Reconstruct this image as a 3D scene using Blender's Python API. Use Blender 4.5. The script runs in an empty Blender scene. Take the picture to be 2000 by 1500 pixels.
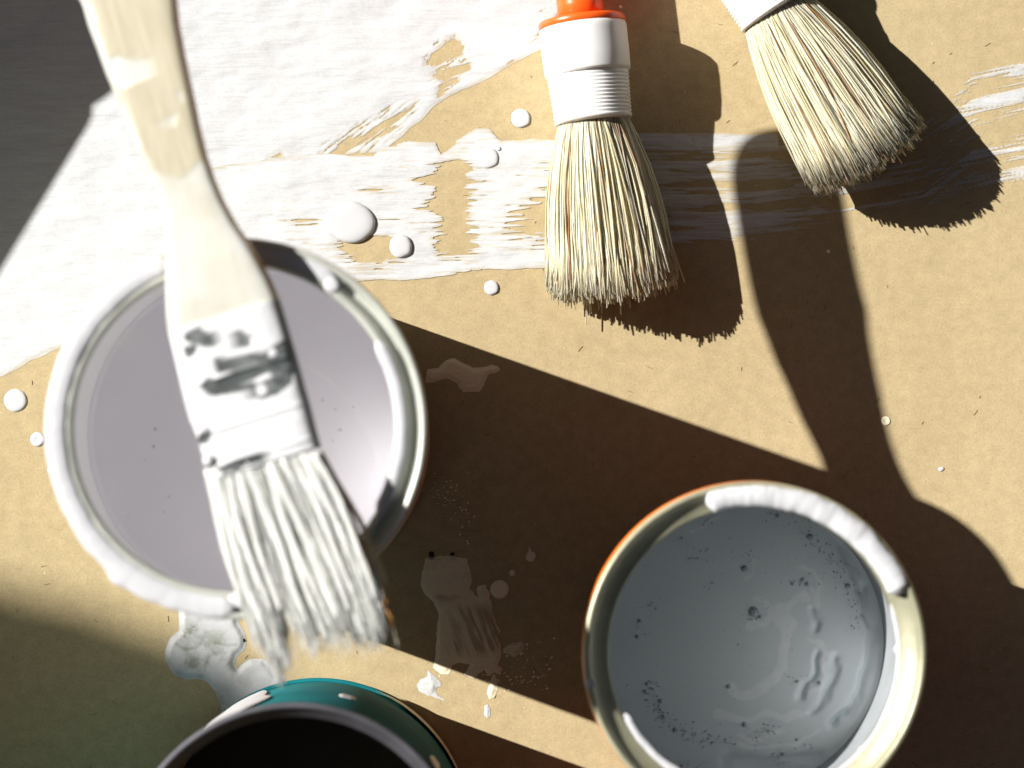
import bpy, math, random
import numpy as np
from mathutils import Vector, Matrix

random.seed(7)
RNG = np.random.default_rng(7)
scene = bpy.context.scene
C = scene.collection

# ------------------------------------------------------------------ camera, sky, sun
# lengths in this script are in "units" of S metres: the large can is 10 cm across
S = 0.00015625
H = 5500.0                       # camera height above the paper (0.86 m)
NX, NY = 945.0, 980.0            # spot on the paper straight below the lens
cam_data = bpy.data.cameras.new("camera")
cam = bpy.data.objects.new("camera", cam_data)
C.objects.link(cam)
scene.camera = cam
down = Vector((NX - 1000.0, 750.0 - NY, -H)).normalized()
ROT = down.rotation_difference(Vector((0, 0, -1))).to_matrix()
CAM_POS = Vector(((NX - 1000) * S, (750 - NY) * S, H * S))
cam.matrix_world = Matrix.Translation(CAM_POS) @ ROT.to_4x4()
cam_data.sensor_width = 36
cam_data.lens = H / 2000.0 * 36
cam_data.clip_start = 0.01
cam_data.clip_end = 100
cam_data.dof.use_dof = True
cam_data.dof.focus_distance = (H - 35) * S
cam_data.dof.aperture_fstop = 8.2

SUN_V = Vector((1.43, -0.515, -1.0)).normalized()
world = bpy.data.worlds.new("World")
scene.world = world
world.use_nodes = True
nt = world.node_tree
sky = nt.nodes.new("ShaderNodeTexSky")
sky.sky_type = 'NISHITA'
sky.sun_disc = False
sky.air_density = 0.7
sky.dust_density = 3.0
sky.ozone_density = 0.3
sky.sun_elevation = math.asin(-SUN_V.z)
sky.sun_rotation = math.atan2(-SUN_V.x, -SUN_V.y) % (2 * math.pi)
bg = nt.nodes["Background"]
hs = nt.nodes.new("ShaderNodeHueSaturation"); hs.inputs['Saturation'].default_value = 0.7
nt.links.new(sky.outputs[0], hs.inputs['Color']); nt.links.new(hs.outputs[0], bg.inputs[0])
bg.inputs[1].default_value = 0.012
sun_data = bpy.data.lights.new("sun", 'SUN')
sun_data.energy = 5.0
sun_data.angle = math.radians(0.55)
sun_data.color = (1.0, 0.968, 0.915)
sun = bpy.data.objects.new("sun", sun_data)
C.objects.link(sun)
sun.rotation_mode = 'QUATERNION'
sun.rotation_quaternion = SUN_V.to_track_quat('-Z', 'Y')
sun.location = (-1, 1, 1.5)
scene.view_settings.view_transform = 'Standard'
scene.view_settings.look = 'None'
scene.view_settings.exposure = 0.9
scene.view_settings.gamma = 1.0
scene.cycles.max_bounces = 16
scene.cycles.diffuse_bounces = 10
scene.cycles.glossy_bounces = 4

# ------------------------------------------------------------------ helpers
_R = np.array(ROT)
def at(px, py, z=0.0):
    """point at height z (units) that the photograph shows at px, py; works on arrays; metres"""
    px = np.asarray(px, float); py = np.asarray(py, float); z = np.asarray(z, float)
    d = np.stack([(px - 1000) / H, (750 - py) / H, -np.ones_like(px)], -1) @ _R.T
    t = (z * S - CAM_POS.z) / d[..., 2]
    out = np.empty(np.broadcast(px, z).shape + (3,))
    out[..., 0] = CAM_POS.x + d[..., 0] * t
    out[..., 1] = CAM_POS.y + d[..., 1] * t
    out[..., 2] = z * S
    return out

_TAB = RNG.random((256, 256))
def vnoise(x, y, seed=0):
    x = np.asarray(x, float) + seed * 17.31; y = np.asarray(y, float) + seed * 9.77
    xi = np.floor(x).astype(int); yi = np.floor(y).astype(int)
    fx = x - xi; fy = y - yi
    fx = fx * fx * (3 - 2 * fx); fy = fy * fy * (3 - 2 * fy)
    t = lambda i, j: _TAB[(i + seed * 31) % 256, (j + seed * 57) % 256]
    return ((t(xi, yi) * (1 - fx) + t(xi + 1, yi) * fx) * (1 - fy)
            + (t(xi, yi + 1) * (1 - fx) + t(xi + 1, yi + 1) * fx) * fy) * 2 - 1
def fbm(x, y, seed=0, octs=4, gain=0.5):
    a, s, tot = 1.0, 0.0, 0.0
    for k in range(octs):
        s = s + a * vnoise(x * 2 ** k, y * 2 ** k, seed + k); tot += a; a *= gain
    return s / tot
def smooth(a, b, x):
    t = np.clip((x - a) / (b - a), 0, 1); return t * t * (3 - 2 * t)
def sdf_poly(x, y, poly):
    """signed distance, positive inside"""
    p = np.array(poly, float); x = np.asarray(x, float); y = np.asarray(y, float)
    d = np.full(np.broadcast(x, y).shape, 1e9); inside = np.zeros(d.shape, bool)
    n = len(p)
    for i in range(n):
        ax, ay = p[i]; bx, by = p[(i + 1) % n]
        ex, ey = bx - ax, by - ay
        t = np.clip(((x - ax) * ex + (y - ay) * ey) / (ex * ex + ey * ey + 1e-9), 0, 1)
        d = np.minimum(d, np.hypot(x - ax - t * ex, y - ay - t * ey))
        cond = (ay > y) != (by > y)
        with np.errstate(divide='ignore', invalid='ignore'):
            xs = ax + (y - ay) * ex / (ey if abs(ey) > 1e-9 else 1e-9)
        inside ^= cond & (x < xs)
    return np.where(inside, d, -d)
def dist_line(x, y, pts):
    d = np.full(np.broadcast(x, y).shape, 1e9)
    for (ax, ay), (bx, by) in zip(pts[:-1], pts[1:]):
        ex, ey = bx - ax, by - ay
        t = np.clip(((x - ax) * ex + (y - ay) * ey) / (ex * ex + ey * ey + 1e-9), 0, 1)
        d = np.minimum(d, np.hypot(x - ax - t * ex, y - ay - t * ey))
    return d

def add_attr(me, name, vals):
    a = me.attributes.new(name, 'FLOAT', 'POINT')
    a.data.foreach_set('value', np.asarray(vals, dtype=np.float32))
def make(name, verts, faces, mat, parent=None, attrs=None, smooth_shade=True, loc=None):
    me = bpy.data.meshes.new(name)
    verts = np.asarray(verts, float)
    if loc is not None:
        verts = verts - np.asarray(loc, float)
    me.from_pydata(verts.tolist(), [], faces)
    if attrs:
        for k, v in attrs.items(): add_attr(me, k, v)
    if smooth_shade:
        me.polygons.foreach_set('use_smooth', [True] * len(me.polygons))
    me.materials.append(mat)
    me.update()
    o = bpy.data.objects.new(name, me)
    if loc is not None: o.location = loc
    C.objects.link(o)
    if parent is not None: o.parent = parent
    return o
def tag(o, label=None, cat=None, group=None, kind=None):
    if label: o['label'] = label
    if cat: o['category'] = cat
    if group: o['group'] = group
    if kind: o['kind'] = kind
    return o
def empty(name, loc, label, cat, group=None):
    o = bpy.data.objects.new(name, None); C.objects.link(o)
    o.location = loc; o.empty_display_size = 0.01
    return tag(o, label, cat, group)

def lathe(profile, segs=160, closed=False):
    """profile [(r, z)...] in units -> verts (metres), faces"""
    n = len(profile); a = np.linspace(0, 2 * np.pi, segs, endpoint=False)
    pr = np.array(profile, float)
    V = np.stack([np.outer(np.cos(a), pr[:, 0]), np.outer(np.sin(a), pr[:, 0]),
                  np.tile(pr[:, 1], (segs, 1))], -1).reshape(-1, 3) * S
    F = []
    for i in range(segs):
        j = (i + 1) % segs
        for k in range(n - 1 + (1 if closed else 0)):
            k2 = (k + 1) % n
            F.append((i * n + k, j * n + k, j * n + k2, i * n + k2))
    return V, F
def loft(sections, cap=True):
    """list of (m,3) rings -> verts, faces"""
    m = len(sections[0]); V = np.concatenate(sections); F = []
    for i in range(len(sections) - 1):
        for k in range(m):
            k2 = (k + 1) % m
            F.append((i * m + k, i * m + k2, (i + 1) * m + k2, (i + 1) * m + k))
    if cap:
        F.append(tuple(range(m))[::-1])
        b = (len(sections) - 1) * m
        F.append(tuple(b + k for k in range(m)))
    return V, F
def merge(parts):
    V, F, off = [], [], 0
    for v, f in parts:
        V.append(np.asarray(v)); F += [tuple(i + off for i in q) for q in f]; off += len(v)
    return np.concatenate(V), F

def field_mesh(x0, x1, y0, y1, step, field):
    """polygons covering the part of a pixel rectangle where field > 0 (marching squares).
    returns px, py, value arrays per vertex and faces"""
    xs = np.arange(x0, x1 + step, step, float); ys = np.arange(y0, y1 + step, step, float)
    X, Y = np.meshgrid(xs, ys); V = field(X, Y)
    ny, nx = V.shape; ins = V > 0
    cid = np.full(V.shape, -1, int); k = ins.sum(); cid[ins] = np.arange(k)
    px = [X[ins]]; py = [Y[ins]]; pv = [V[ins]]
    hx = ins[:, 1:] != ins[:, :-1]; hid = np.full(hx.shape, -1, int)
    t = V[:, :-1][hx] / (V[:, :-1][hx] - V[:, 1:][hx])
    hid[hx] = k + np.arange(hx.sum()); k += hx.sum()
    px.append(X[:, :-1][hx] + t * step); py.append(Y[:, :-1][hx]); pv.append(np.zeros(len(t)))
    vx = ins[1:, :] != ins[:-1, :]; vid = np.full(vx.shape, -1, int)
    t = V[:-1, :][vx] / (V[:-1, :][vx] - V[1:, :][vx])
    vid[vx] = k + np.arange(vx.sum()); k += vx.sum()
    px.append(X[:-1, :][vx]); py.append(Y[:-1, :][vx] + t * step); pv.append(np.zeros(len(t)))
    full = ins[:-1, :-1] & ins[:-1, 1:] & ins[1:, :-1] & ins[1:, 1:]
    some = (ins[:-1, :-1] | ins[:-1, 1:] | ins[1:, :-1] | ins[1:, 1:]) & ~full
    fq = np.stack([cid[1:, :-1][full], cid[1:, 1:][full], cid[:-1, 1:][full], cid[:-1, :-1][full]], -1)
    F = fq.tolist()
    for j, i in np.argwhere(some):
        ring = ((j + 1, i), None, (j + 1, i + 1), None, (j, i + 1), None, (j, i), None)
        ed = {1: hid[j + 1, i], 3: vid[j, i + 1], 5: hid[j, i], 7: vid[j, i]}
        poly = []
        for q in range(8):
            if q % 2 == 0:
                a, b = ring[q]
                if cid[a, b] >= 0: poly.append(int(cid[a, b]))
            elif ed[q] >= 0: poly.append(int(ed[q]))
        if len(poly) >= 3: F.append(poly)
    return np.concatenate(px), np.concatenate(py), np.concatenate(pv), F

# ------------------------------------------------------------------ materials
def mat_new(name):
    m = bpy.data.materials.new(name); m.use_nodes = True
    return m, m.node_tree.nodes, m.node_tree.links, m.node_tree.nodes["Principled BSDF"]
def N(nodes, t, **kw):
    n = nodes.new(t)
    for k, v in kw.items(): setattr(n, k, v)
    return n
def noise(nodes, links, scale, detail=3, rough=0.5, vec=None, stretch=None, rot=0.0, coord='Object', dist=0.0):
    tc = N(nodes, "ShaderNodeTexCoord"); mp = N(nodes, "ShaderNodeMapping")
    links.new(tc.outputs[coord], mp.inputs[0])
    mp.inputs['Rotation'].default_value = (0, 0, rot)
    if stretch: mp.inputs['Scale'].default_value = stretch
    n = N(nodes, "ShaderNodeTexNoise")
    n.inputs['Scale'].default_value = scale; n.inputs['Detail'].default_value = detail
    n.inputs['Roughness'].default_value = rough; n.inputs['Distortion'].default_value = dist
    links.new(mp.outputs[0], n.inputs['Vector'])
    return n.outputs['Fac']
def ramp(nodes, links, fac, stops):
    r = N(nodes, "ShaderNodeValToRGB")
    el = r.color_ramp.elements
    while len(el) < len(stops): el.new(0.5)
    for e, (p, c) in zip(el, stops):
        e.position = p; e.color = tuple(c) + (1,) if len(c) == 3 else c
    links.new(fac, r.inputs[0])
    return r.outputs[0]
def mix(nodes, links, fac, a, b, mode='MIX'):
    m = N(nodes, "ShaderNodeMix", data_type='RGBA', blend_type=mode)
    for sock, v in ((m.inputs[0], fac), (m.inputs[6], a), (m.inputs[7], b)):
        if isinstance(v, (int, float)): sock.default_value = v
        elif isinstance(v, tuple): sock.default_value = v + (1,) if len(v) == 3 else v
        else: links.new(v, sock)
    return m.outputs[2]
def bump(nodes, links, bsdf, layers):
    prev = None
    for h, strength, dist in layers:
        b = N(nodes, "ShaderNodeBump")
        b.inputs['Strength'].default_value = strength; b.inputs['Distance'].default_value = dist
        links.new(h, b.inputs['Height'])
        if prev is not None: links.new(prev, b.inputs['Normal'])
        prev = b.outputs[0]
    links.new(prev, bsdf.inputs['Normal'])
def attr(nodes, name):
    a = N(nodes, "ShaderNodeAttribute"); a.attribute_name = name
    return a.outputs['Fac']

def simple(name, col, rough=0.5, metal=0.0, nscale=0, nstr=0.2, ndist=0.0002, var=0.0, vscale=60, coat=0.0, sss=0.0):
    m, n, l, b = mat_new(name)
    b.inputs['Base Color'].default_value = col + (1,)
    b.inputs['Roughness'].default_value = rough; b.inputs['Metallic'].default_value = metal
    b.inputs['Coat Weight'].default_value = coat
    if sss:
        b.inputs['Subsurface Weight'].default_value = sss
        b.inputs['Subsurface Radius'].default_value = (1, 0.8, 0.6); b.inputs['Subsurface Scale'].default_value = 0.002
    if var:
        f = noise(n, l, vscale, 5, 0.6)
        c = ramp(n, l, f, [(0.3, tuple(x * (1 - var) for x in col)), (0.7, tuple(min(1, x * (1 + var * .5)) for x in col))])
        l.new(c, b.inputs['Base Color'])
    if nscale:
        bump(n, l, b, [(noise(n, l, nscale, 5, 0.6), nstr, ndist)])
    return m

def kraft_material():
    m, n, l, b = mat_new("kraft_paper_fibre")
    big = noise(n, l, 9, 3, 0.5)
    mid = noise(n, l, 260, 4, 0.65)
    fine = noise(n, l, 1500, 3, 0.7)
    base = ramp(n, l, big, [(0.3, (0.43, 0.342, 0.196)), (0.7, (0.49, 0.393, 0.232))])
    c = mix(n, l, 1.0, base, ramp(n, l, mid, [(0.25, (0.86, 0.85, 0.82)), (0.75, (1.08, 1.07, 1.05))]), 'MULTIPLY')
    c = mix(n, l, 1.0, c, ramp(n, l, fine, [(0.25, (0.8, 0.79, 0.77)), (0.5, (1, 1, 1)), (0.8, (1.12, 1.12, 1.12))]), 'MULTIPLY')
    # short dark fibres scattered in the pulp
    sp = noise(n, l, 420, 2, 0.5, stretch=(1.0, 2.6, 1), rot=0.5)
    sp2 = noise(n, l, 35, 2, 0.5)
    s = N(n, "ShaderNodeMath", operation='MULTIPLY'); l.new(ramp(n, l, sp, [(0.76, (0, 0, 0)), (0.79, (1, 1, 1))]), s.inputs[0])
    l.new(ramp(n, l, sp2, [(0.45, (0, 0, 0)), (0.6, (1, 1, 1))]), s.inputs[1])
    c = mix(n, l, s.outputs[0], c, (0.16, 0.10, 0.05))
    l.new(c, b.inputs['Base Color'])
    b.inputs['Roughness'].default_value = 0.75
    b.inputs['Specular IOR Level'].default_value = 0.25
    bump(n, l, b, [(noise(n, l, 14, 3, 0.5), 0.5, 0.003), (noise(n, l, 60, 3, 0.5), 0.25, 0.0006), (noise(n, l, 420, 3, 0.6, stretch=(1, 1.7, 1), rot=0.9), 0.35, 0.00014), (fine, 0.45, 0.0001)])
    return m
KRAFT = kraft_material()

def paint_on_paper(name, white=(0.59, 0.60, 0.615), thin=(0.45, 0.39, 0.28), rough=0.5, rot=0.2, ridged=1.0, edge=(0.45, 0.40, 0.30)):
    """dried paint: 'thick' attribute 1 = full coat, 0 = thin film with the paper showing through"""
    m, n, l, b = mat_new(name)
    t = attr(n, "thick")
    w = mix(n, l, 1.0, white, ramp(n, l, noise(n, l, 60, 5, 0.6, stretch=(1, 5, 1), rot=rot), [(0.3, (0.93, 0.935, 0.94)), (0.65, (1, 1, 1))]), 'MULTIPLY')
    w = mix(n, l, 1.0, w, ramp(n, l, noise(n, l, 1500, 2, 0.7), [(0.25, (0.9, 0.9, 0.9)), (0.6, (1, 1, 1))]), 'MULTIPLY')
    c = mix(n, l, t, thin, w)
    l.new(c, b.inputs['Base Color'])
    b.inputs['Roughness'].default_value = rough
    bump(n, l, b, [(noise(n, l, 26, 3, 0.5, stretch=(1, 2.2, 1), rot=rot), 0.75 * ridged, 0.003),
                   (noise(n, l, 90, 4, 0.55, stretch=(1, 3.0, 1), rot=rot), 0.35 * ridged, 0.0007),
                   (noise(n, l, 260, 4, 0.6, stretch=(0.25, 3.5, 1), rot=rot), 0.5 * ridged, 0.0003), (noise(n, l, 900, 3, 0.6, stretch=(1, 2, 1), rot=rot), 0.35, 0.0001)])
    return m
WHITE_COAT = paint_on_paper("dry_white_paint", rot=-0.35)
STROKE_COAT = paint_on_paper("dry_brushed_white_paint", rot=-0.06)
BOUNCE_TINT_COAT = paint_on_paper("bounce_tinted_white_paint", white=(0.96, 0.84, 0.61), thin=(0.46, 0.37, 0.23), rot=1.3, ridged=0.6)  # white paint; warm light bounced off the paper is put into its colour
GREY_FILM = paint_on_paper("thin_grey_paint_film", white=(0.56, 0.56, 0.58), thin=(0.24, 0.25, 0.21), rot=0.9, ridged=0.6, rough=0.6)
WET_WHITE = simple("wet_white_paint", (0.57, 0.58, 0.60), rough=0.28, nscale=90, nstr=0.15, ndist=0.0004, sss=0.0)
RAG_COAT = simple("thick_white_paint_coat", (0.56, 0.565, 0.59), rough=0.3, nscale=160, nstr=0.35, ndist=0.0006)
METAL_RIM = simple("tinned_rim_metal", (0.56, 0.575, 0.52), rough=0.4, metal=0.3, nscale=200, nstr=0.2, ndist=0.0002, var=0.15, vscale=80)
BRASS_RIM = simple("warm_tinned_metal", (0.40, 0.39, 0.27), rough=0.38, metal=0.3, nscale=90, nstr=0.3, ndist=0.0006, var=0.35, vscale=38)
INNER_WHITE = simple("white_coated_inner_wall", (0.95, 0.95, 0.955), rough=0.4, nscale=80, nstr=0.2, ndist=0.0005)
ORANGE_LABEL = simple("orange_printed_tin", (0.85, 0.20, 0.012), rough=0.35, var=0.1)
PALE_LABEL = simple("pale_printed_tin", (0.34, 0.33, 0.25), rough=0.3, metal=0.2, var=0.1)
TEAL_LABEL = simple("teal_printed_tin", (0.006, 0.17, 0.195), rough=0.75, var=0.3, vscale=40)
TEAL_LABEL.node_tree.nodes["Principled BSDF"].inputs["Specular IOR Level"].default_value = 0.12
TIN_BEAD = simple("bare_tin_bead", (0.62, 0.52, 0.30), rough=0.4, metal=0.3, var=0.15)
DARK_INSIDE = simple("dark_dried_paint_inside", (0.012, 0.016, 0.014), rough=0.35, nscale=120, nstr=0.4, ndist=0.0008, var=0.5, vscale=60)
OLIVE_INSIDE = simple("olive_stained_inner_wall", (0.34, 0.23, 0.06), rough=0.45, nscale=60, nstr=0.3, ndist=0.001, var=0.7, vscale=25)
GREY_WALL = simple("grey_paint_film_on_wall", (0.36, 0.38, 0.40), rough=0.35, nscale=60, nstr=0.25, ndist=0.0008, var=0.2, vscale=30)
ORANGE_PLASTIC = simple("orange_plastic", (0.88, 0.115, 0.012), rough=0.3, sss=0.15)
WHITE_PLASTIC = simple("white_plastic", (0.82, 0.82, 0.81), rough=0.35, sss=0.3, nscale=500, nstr=0.06, ndist=0.0001)
BLOCKER_WOOD = simple("blocker_wood", (0.25, 0.18, 0.11), rough=0.8, nscale=60, nstr=0.5, ndist=0.004, var=0.3, vscale=14)
BLOCKER_CARD = simple("blocker_cardboard", (0.42, 0.30, 0.17), rough=0.8, nscale=200, nstr=0.3, ndist=0.0004, var=0.1)
DECK = simple("deck_boards", (0.16, 0.12, 0.08), rough=0.8, nscale=60, nstr=0.5, ndist=0.003, var=0.3, vscale=12)
DARK_DOT = simple("black_paint_fleck", (0.012, 0.013, 0.013), rough=0.4)

# ------------------------------------------------------------------ paper and the deck below it
def sheet(name, x0, x1, y0, y1, z, mat):
    v = [((x0 - 1000) * S, (750 - y1) * S, z), ((x1 - 1000) * S, (750 - y1) * S, z),
         ((x1 - 1000) * S, (750 - y0) * S, z), ((x0 - 1000) * S, (750 - y0) * S, z)]
    return make(name, v, [(0, 1, 2, 3)], mat, smooth_shade=False)
def paper_sheet():
    xs = np.linspace(-2600, 4200, 341); ys = np.linspace(-2200, 3200, 271)
    X, Y = np.meshgrid(xs, ys)
    P = np.stack([(X - 1000) * S, (750 - Y) * S, np.zeros_like(X)], -1)
    # the paper lies flat in the middle and lifts very slightly towards its edges
    far = smooth(1500, 3300, np.hypot(X - 1000, Y - 750))
    P[..., 2] = far * (0.5 + 0.5 * vnoise(X / 900, Y / 900, 3)) * 0.004
    nx = len(xs); F = []
    for j in range(len(ys) - 1):
        for i in range(nx - 1):
            a = j * nx + i; F.append((a + nx, a + nx + 1, a + 1, a))
    return tag(make("kraft_paper", P.reshape(-1, 3), F, KRAFT), kind='structure')
paper_sheet()
tag(sheet("ground", -60000, 60000, -60000, 60000, -0.004, DECK), kind='structure')

# ------------------------------------------------------------------ painted areas on the paper
def painted(name, box, step, field, mat, label, thick=None, zbase=0.5, zh=0.7, edge=12.0, cat='paint', group=None):
    px, py, pv, F = field_mesh(*box, step, field)
    h = zbase + zh * smooth(0, edge, pv) + 0.25 * fbm(px / 30, py / 8, 11)* smooth(0, edge, pv)
    P = at(px, py, h)
    t = thick(px, py, pv) if thick else np.ones(len(px))
    o = make(name, P, F, mat, attrs={'thick': np.clip(t, 0, 1)})
    return tag(o, label, cat, group)

# the large coat, brushed from lower left to upper right
BIG = [(-420, -400), (1180, -400), (1150, -20), (1095, 25), (1062, 92), (1000, 120), (930, 165), (880, 188), (800, 250),
       (748, 300), (640, 304), (560, 316), (500, 420), (440, 560), (300, 600), (105, 686), (0, 738), (-420, 900)]
def rot_uv(x, y, deg):
    a = math.radians(deg); return x * math.cos(a) + y * math.sin(a), -x * math.sin(a) + y * math.cos(a)
def big_field(x, y):
    d = sdf_poly(x, y, BIG)
    u, v = rot_uv(x, y, -33)
    d = d + 7 * fbm(x / 60, y / 60, 2, 3)
    st = fbm(u / 75, v / 5.5, 5, 3, 0.6)
    # upper right edge: bristle streaks run out along the stroke
    rag = smooth(980, 1080, x) * smooth(120, 60, y)
    d = d + rag * (st * 46 - 8)
    nr = smooth(45, 5, d) * smooth(700, 900, x)
    d = d - nr * smooth(0.3, 0.6, fbm(u / 50, v / 3.0, 15, 3, 0.6)) * 40
    # bare islands
    isl = sdf_poly(x, y, [(832, 128), (842, 105), (872, 82), (888, 72), (908, 90), (905, 108), (880, 116), (862, 128), (845, 131), (835, 128)])
    fl = smooth(0.42, 0.62, fbm(u / 16, v / 3.2, 14, 2, 0.6)) * 26
    d = np.minimum(d, -(isl + 5 * fbm(u / 26, v / 3, 8) + fl * smooth(-26, -4, isl) - 2))
    isl2 = sdf_poly(x, y, [(842, 145), (870, 128), (905, 122), (915, 132), (895, 150), (885, 168), (862, 190), (850, 178), (856, 160)])
    u2, v2 = rot_uv(x, y, -22)
    d = np.minimum(d, -(isl2 + 20 * fbm(u2 / 24, v2 / 3.6, 9, 3, 0.6) - 2))
    isl3 = sdf_poly(x, y, [(632, 298), (690, 262), (760, 222), (812, 200), (800, 226), (765, 258), (735, 275), (700, 290), (670, 312), (648, 302)])
    u3, v3 = rot_uv(x, y, -36)
    d = np.minimum(d, -(isl3 * 0.8 + 24 * fbm(u3 / 34, v3 / 3.8, 12, 3, 0.6) - 3))
    isl4 = sdf_poly(x, y, [(528, 310), (548, 300), (549, 303), (533, 313)])
    return np.minimum(d, -(isl4 + 1))
painted("paint_coat", (-420, 1160, -400, 900), 2.4, big_field, WHITE_COAT,
        "large white coat of dry paint covering the upper left of the brown paper", cat='paint',
        thick=lambda x, y, v: 0.25 + 0.75 * smooth(-2, 10, v + 7 * fbm(*[q / k for q, k in zip(rot_uv(x, y, -33), (40, 3))], 16, 3)))

# horizontal dry-brushed stroke between the can and the brushes
BAND = [(400, 330), (560, 305), (640, 300), (730, 305), (745, 292), (800, 275), (850, 280), (862, 300), (905, 268), (930, 252), (955, 252),
        (980, 275), (1040, 272), (1090, 276), (1200, 262), (1260, 270), (1270, 470), (1200, 505), (1085, 521), (900, 530), (840, 545), (730, 546), (650, 560), (400, 640)]
def band_field(x, y):
    d = sdf_poly(x, y, BAND)
    u, v = rot_uv(x, y, -2)
    st = fbm(u / 60, v / 4.0, 21, 3, 0.6); st2 = fbm(u / 25, v / 3.0, 25, 2, 0.6)
    d = np.minimum(d + 5 * st * smooth(560, 700, x) + 3 * fbm(x / 25, y / 25, 6), 40)
    cov = 1.15 + 0 * x
    def gap(cx, cy, rx, ry, amt):
        return amt * np.exp(-((x - cx) / rx) ** 2 - ((y - cy) / ry) ** 2)
    cov = cov - gap(885, 330, 40, 28, 1.5) - gap(880, 375, 38, 40, 1.65) - gap(890, 425, 34, 45, 1.4) - gap(888, 478, 45, 28, 1.8)
    cov = cov - gap(845, 352, 40, 10, 1.1) - gap(850, 405, 45, 12, 0.9) - gap(740, 372, 40, 6, 0.9)
    cov = cov - gap(590, 436, 50, 12, 0.85) - gap(720, 430, 80, 12, 0.7) - gap(680, 478, 55, 18, 1.1) - gap(720, 500, 45, 30, 1.35)
    cov = cov - gap(760, 480, 40, 20, 0.9) - gap(710, 296, 40, 10, 1.0) - gap(1020, 440, 60, 40, 0.8) - gap(1060, 420, 40, 60, 0.85)
    cov = cov - gap(1150, 380, 90, 120, 0.75) - gap(960, 320, 20, 20, 0.3) - gap(770, 322, 45, 8, 0.6) - gap(770,515,50,14,.6)
    bare = (cov - 0.2 + 1.0 * st + 0.5 * st2 + 0.3 * smooth(520, 440, x)) * 14
    return np.minimum(d, bare)
painted("paint_stroke", (396, 1275, 235, 650), 2.0, band_field, STROKE_COAT,
        "wide horizontal dry brush stroke of white paint ending under the orange brush", zbase=1.3, zh=0.3,
        thick=lambda x, y, v: 0.2 + 0.8 * smooth(-3, 9, v + 9 * fbm(x / 60, y / 2.6, 27, 3, 0.6)), edge=5)

def strip_field(x, y):
    # the same stroke beyond the brush; it climbs gently to the right edge
    cx = x
    mid = np.interp(x, [1200, 1450, 1650, 1800, 1900, 2000, 2200], [372, 372, 355, 330, 262, 240, 190])
    half = np.interp(x, [1200, 1450, 1650, 1800, 1900, 2200], [112, 112, 88, 92, 125, 130])
    slope = np.interp(x, [1200, 1500, 1800, 2100], [-3, -5, -12, -19])
    v = y - mid; u = x
    st = fbm(u / 110, v / 5.5, 31, 3, 0.62); st2 = fbm(u / 30, v / 2.6, 35, 2, 0.6); wide = vnoise(u / 260, v / 22, 37)
    r = np.abs(v) / half
    cov = np.interp(x, [1200, 1330, 1480, 1560, 1700, 1850, 2000], [0.2, 0.14, 0.12, 0.06, -0.02, 0.0, 0.06])
    d = (cov + 0.8 * st + 0.35 * st2 + 0.45 * wide) * 10
    d = np.where((y < 300) & (x < 1520), d + 8 * np.exp(-((y - 272) / 16) ** 2), d)
    d = d + 4.5 * np.exp(-((y - (462 - (x - 1250) * 0.06)) / 9) ** 2) * smooth(1560, 1350, x)
    d = d + 4.5 * np.exp(-((y - (402 - (x - 1700) * 0.22)) / 8) ** 2) * smooth(1640, 1760, x)
    d = d + 7 * np.exp(-((y - (205 - (x - 1900) * 0.25)) / 13) ** 2) * smooth(1840, 1930, x)
    d = d + 7 * np.exp(-((x - 1985) / 40) ** 2 - ((y - 142) / 10) ** 2)
    d = d - 14 * smooth(0.86, 1.12, r + 0.12 * st)
    return d - smooth(1560, 1700, x) * 9 * smooth(0.05, 0.5, fbm(x / 90, (y + 0.2 * x) / 2.8, 33, 3, 0.65))
painted("paint_stroke", (1215, 2200, 60, 520), 2.0, strip_field, STROKE_COAT,
        "streaky worn white brush stroke running behind both round brushes to the right edge", zbase=0.5, zh=0.4,
        thick=lambda x, y, v: 0.1 + 0.85 * smooth(-2, 8, v + 5 * fbm(x / 70, (y + x * .1) / 2.6, 29, 3, 0.6)), edge=4)

def poly_paint(name, poly, mat, label, nse=3.0, nsc=10.0, step=1.6, thin=None, seed=1, zbase=0.6, zh=2.0, edge=10, cuts=()):
    p = np.array(poly, float)
    box = (p[:, 0].min() - 8, p[:, 0].max() + 8, p[:, 1].min() - 8, p[:, 1].max() + 8)
    def f(x, y):
        d = sdf_poly(x, y, poly) + nse * fbm(x / nsc, y / nsc, seed, 3)
        for c in cuts: d = np.minimum(d, -sdf_poly(x, y, c) + 2 * fbm(x / 6, y / 6, seed + 2))
        return d
    o = painted(name, box, step, f, mat, label, thick=(thin or (lambda x, y, v: 0.8 + 0 * x)), zbase=zbase, zh=zh, edge=edge)
    return o
def circ(cx, cy, r, n=20, sx=1, sy=1):
    return [(cx + r * sx * math.cos(2 * math.pi * k / n), cy + r * sy * math.sin(2 * math.pi * k / n)) for k in range(n)]

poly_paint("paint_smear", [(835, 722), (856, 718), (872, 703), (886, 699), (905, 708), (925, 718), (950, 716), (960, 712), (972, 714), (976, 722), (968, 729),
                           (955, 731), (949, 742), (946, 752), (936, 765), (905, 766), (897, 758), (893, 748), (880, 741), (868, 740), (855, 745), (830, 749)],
           BOUNCE_TINT_COAT, "smooth bounce-tinted white paint smear in the shadow just right of the largest can", nse=1.5, thin=lambda x, y, v: 0.95 + 0 * x)

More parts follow.
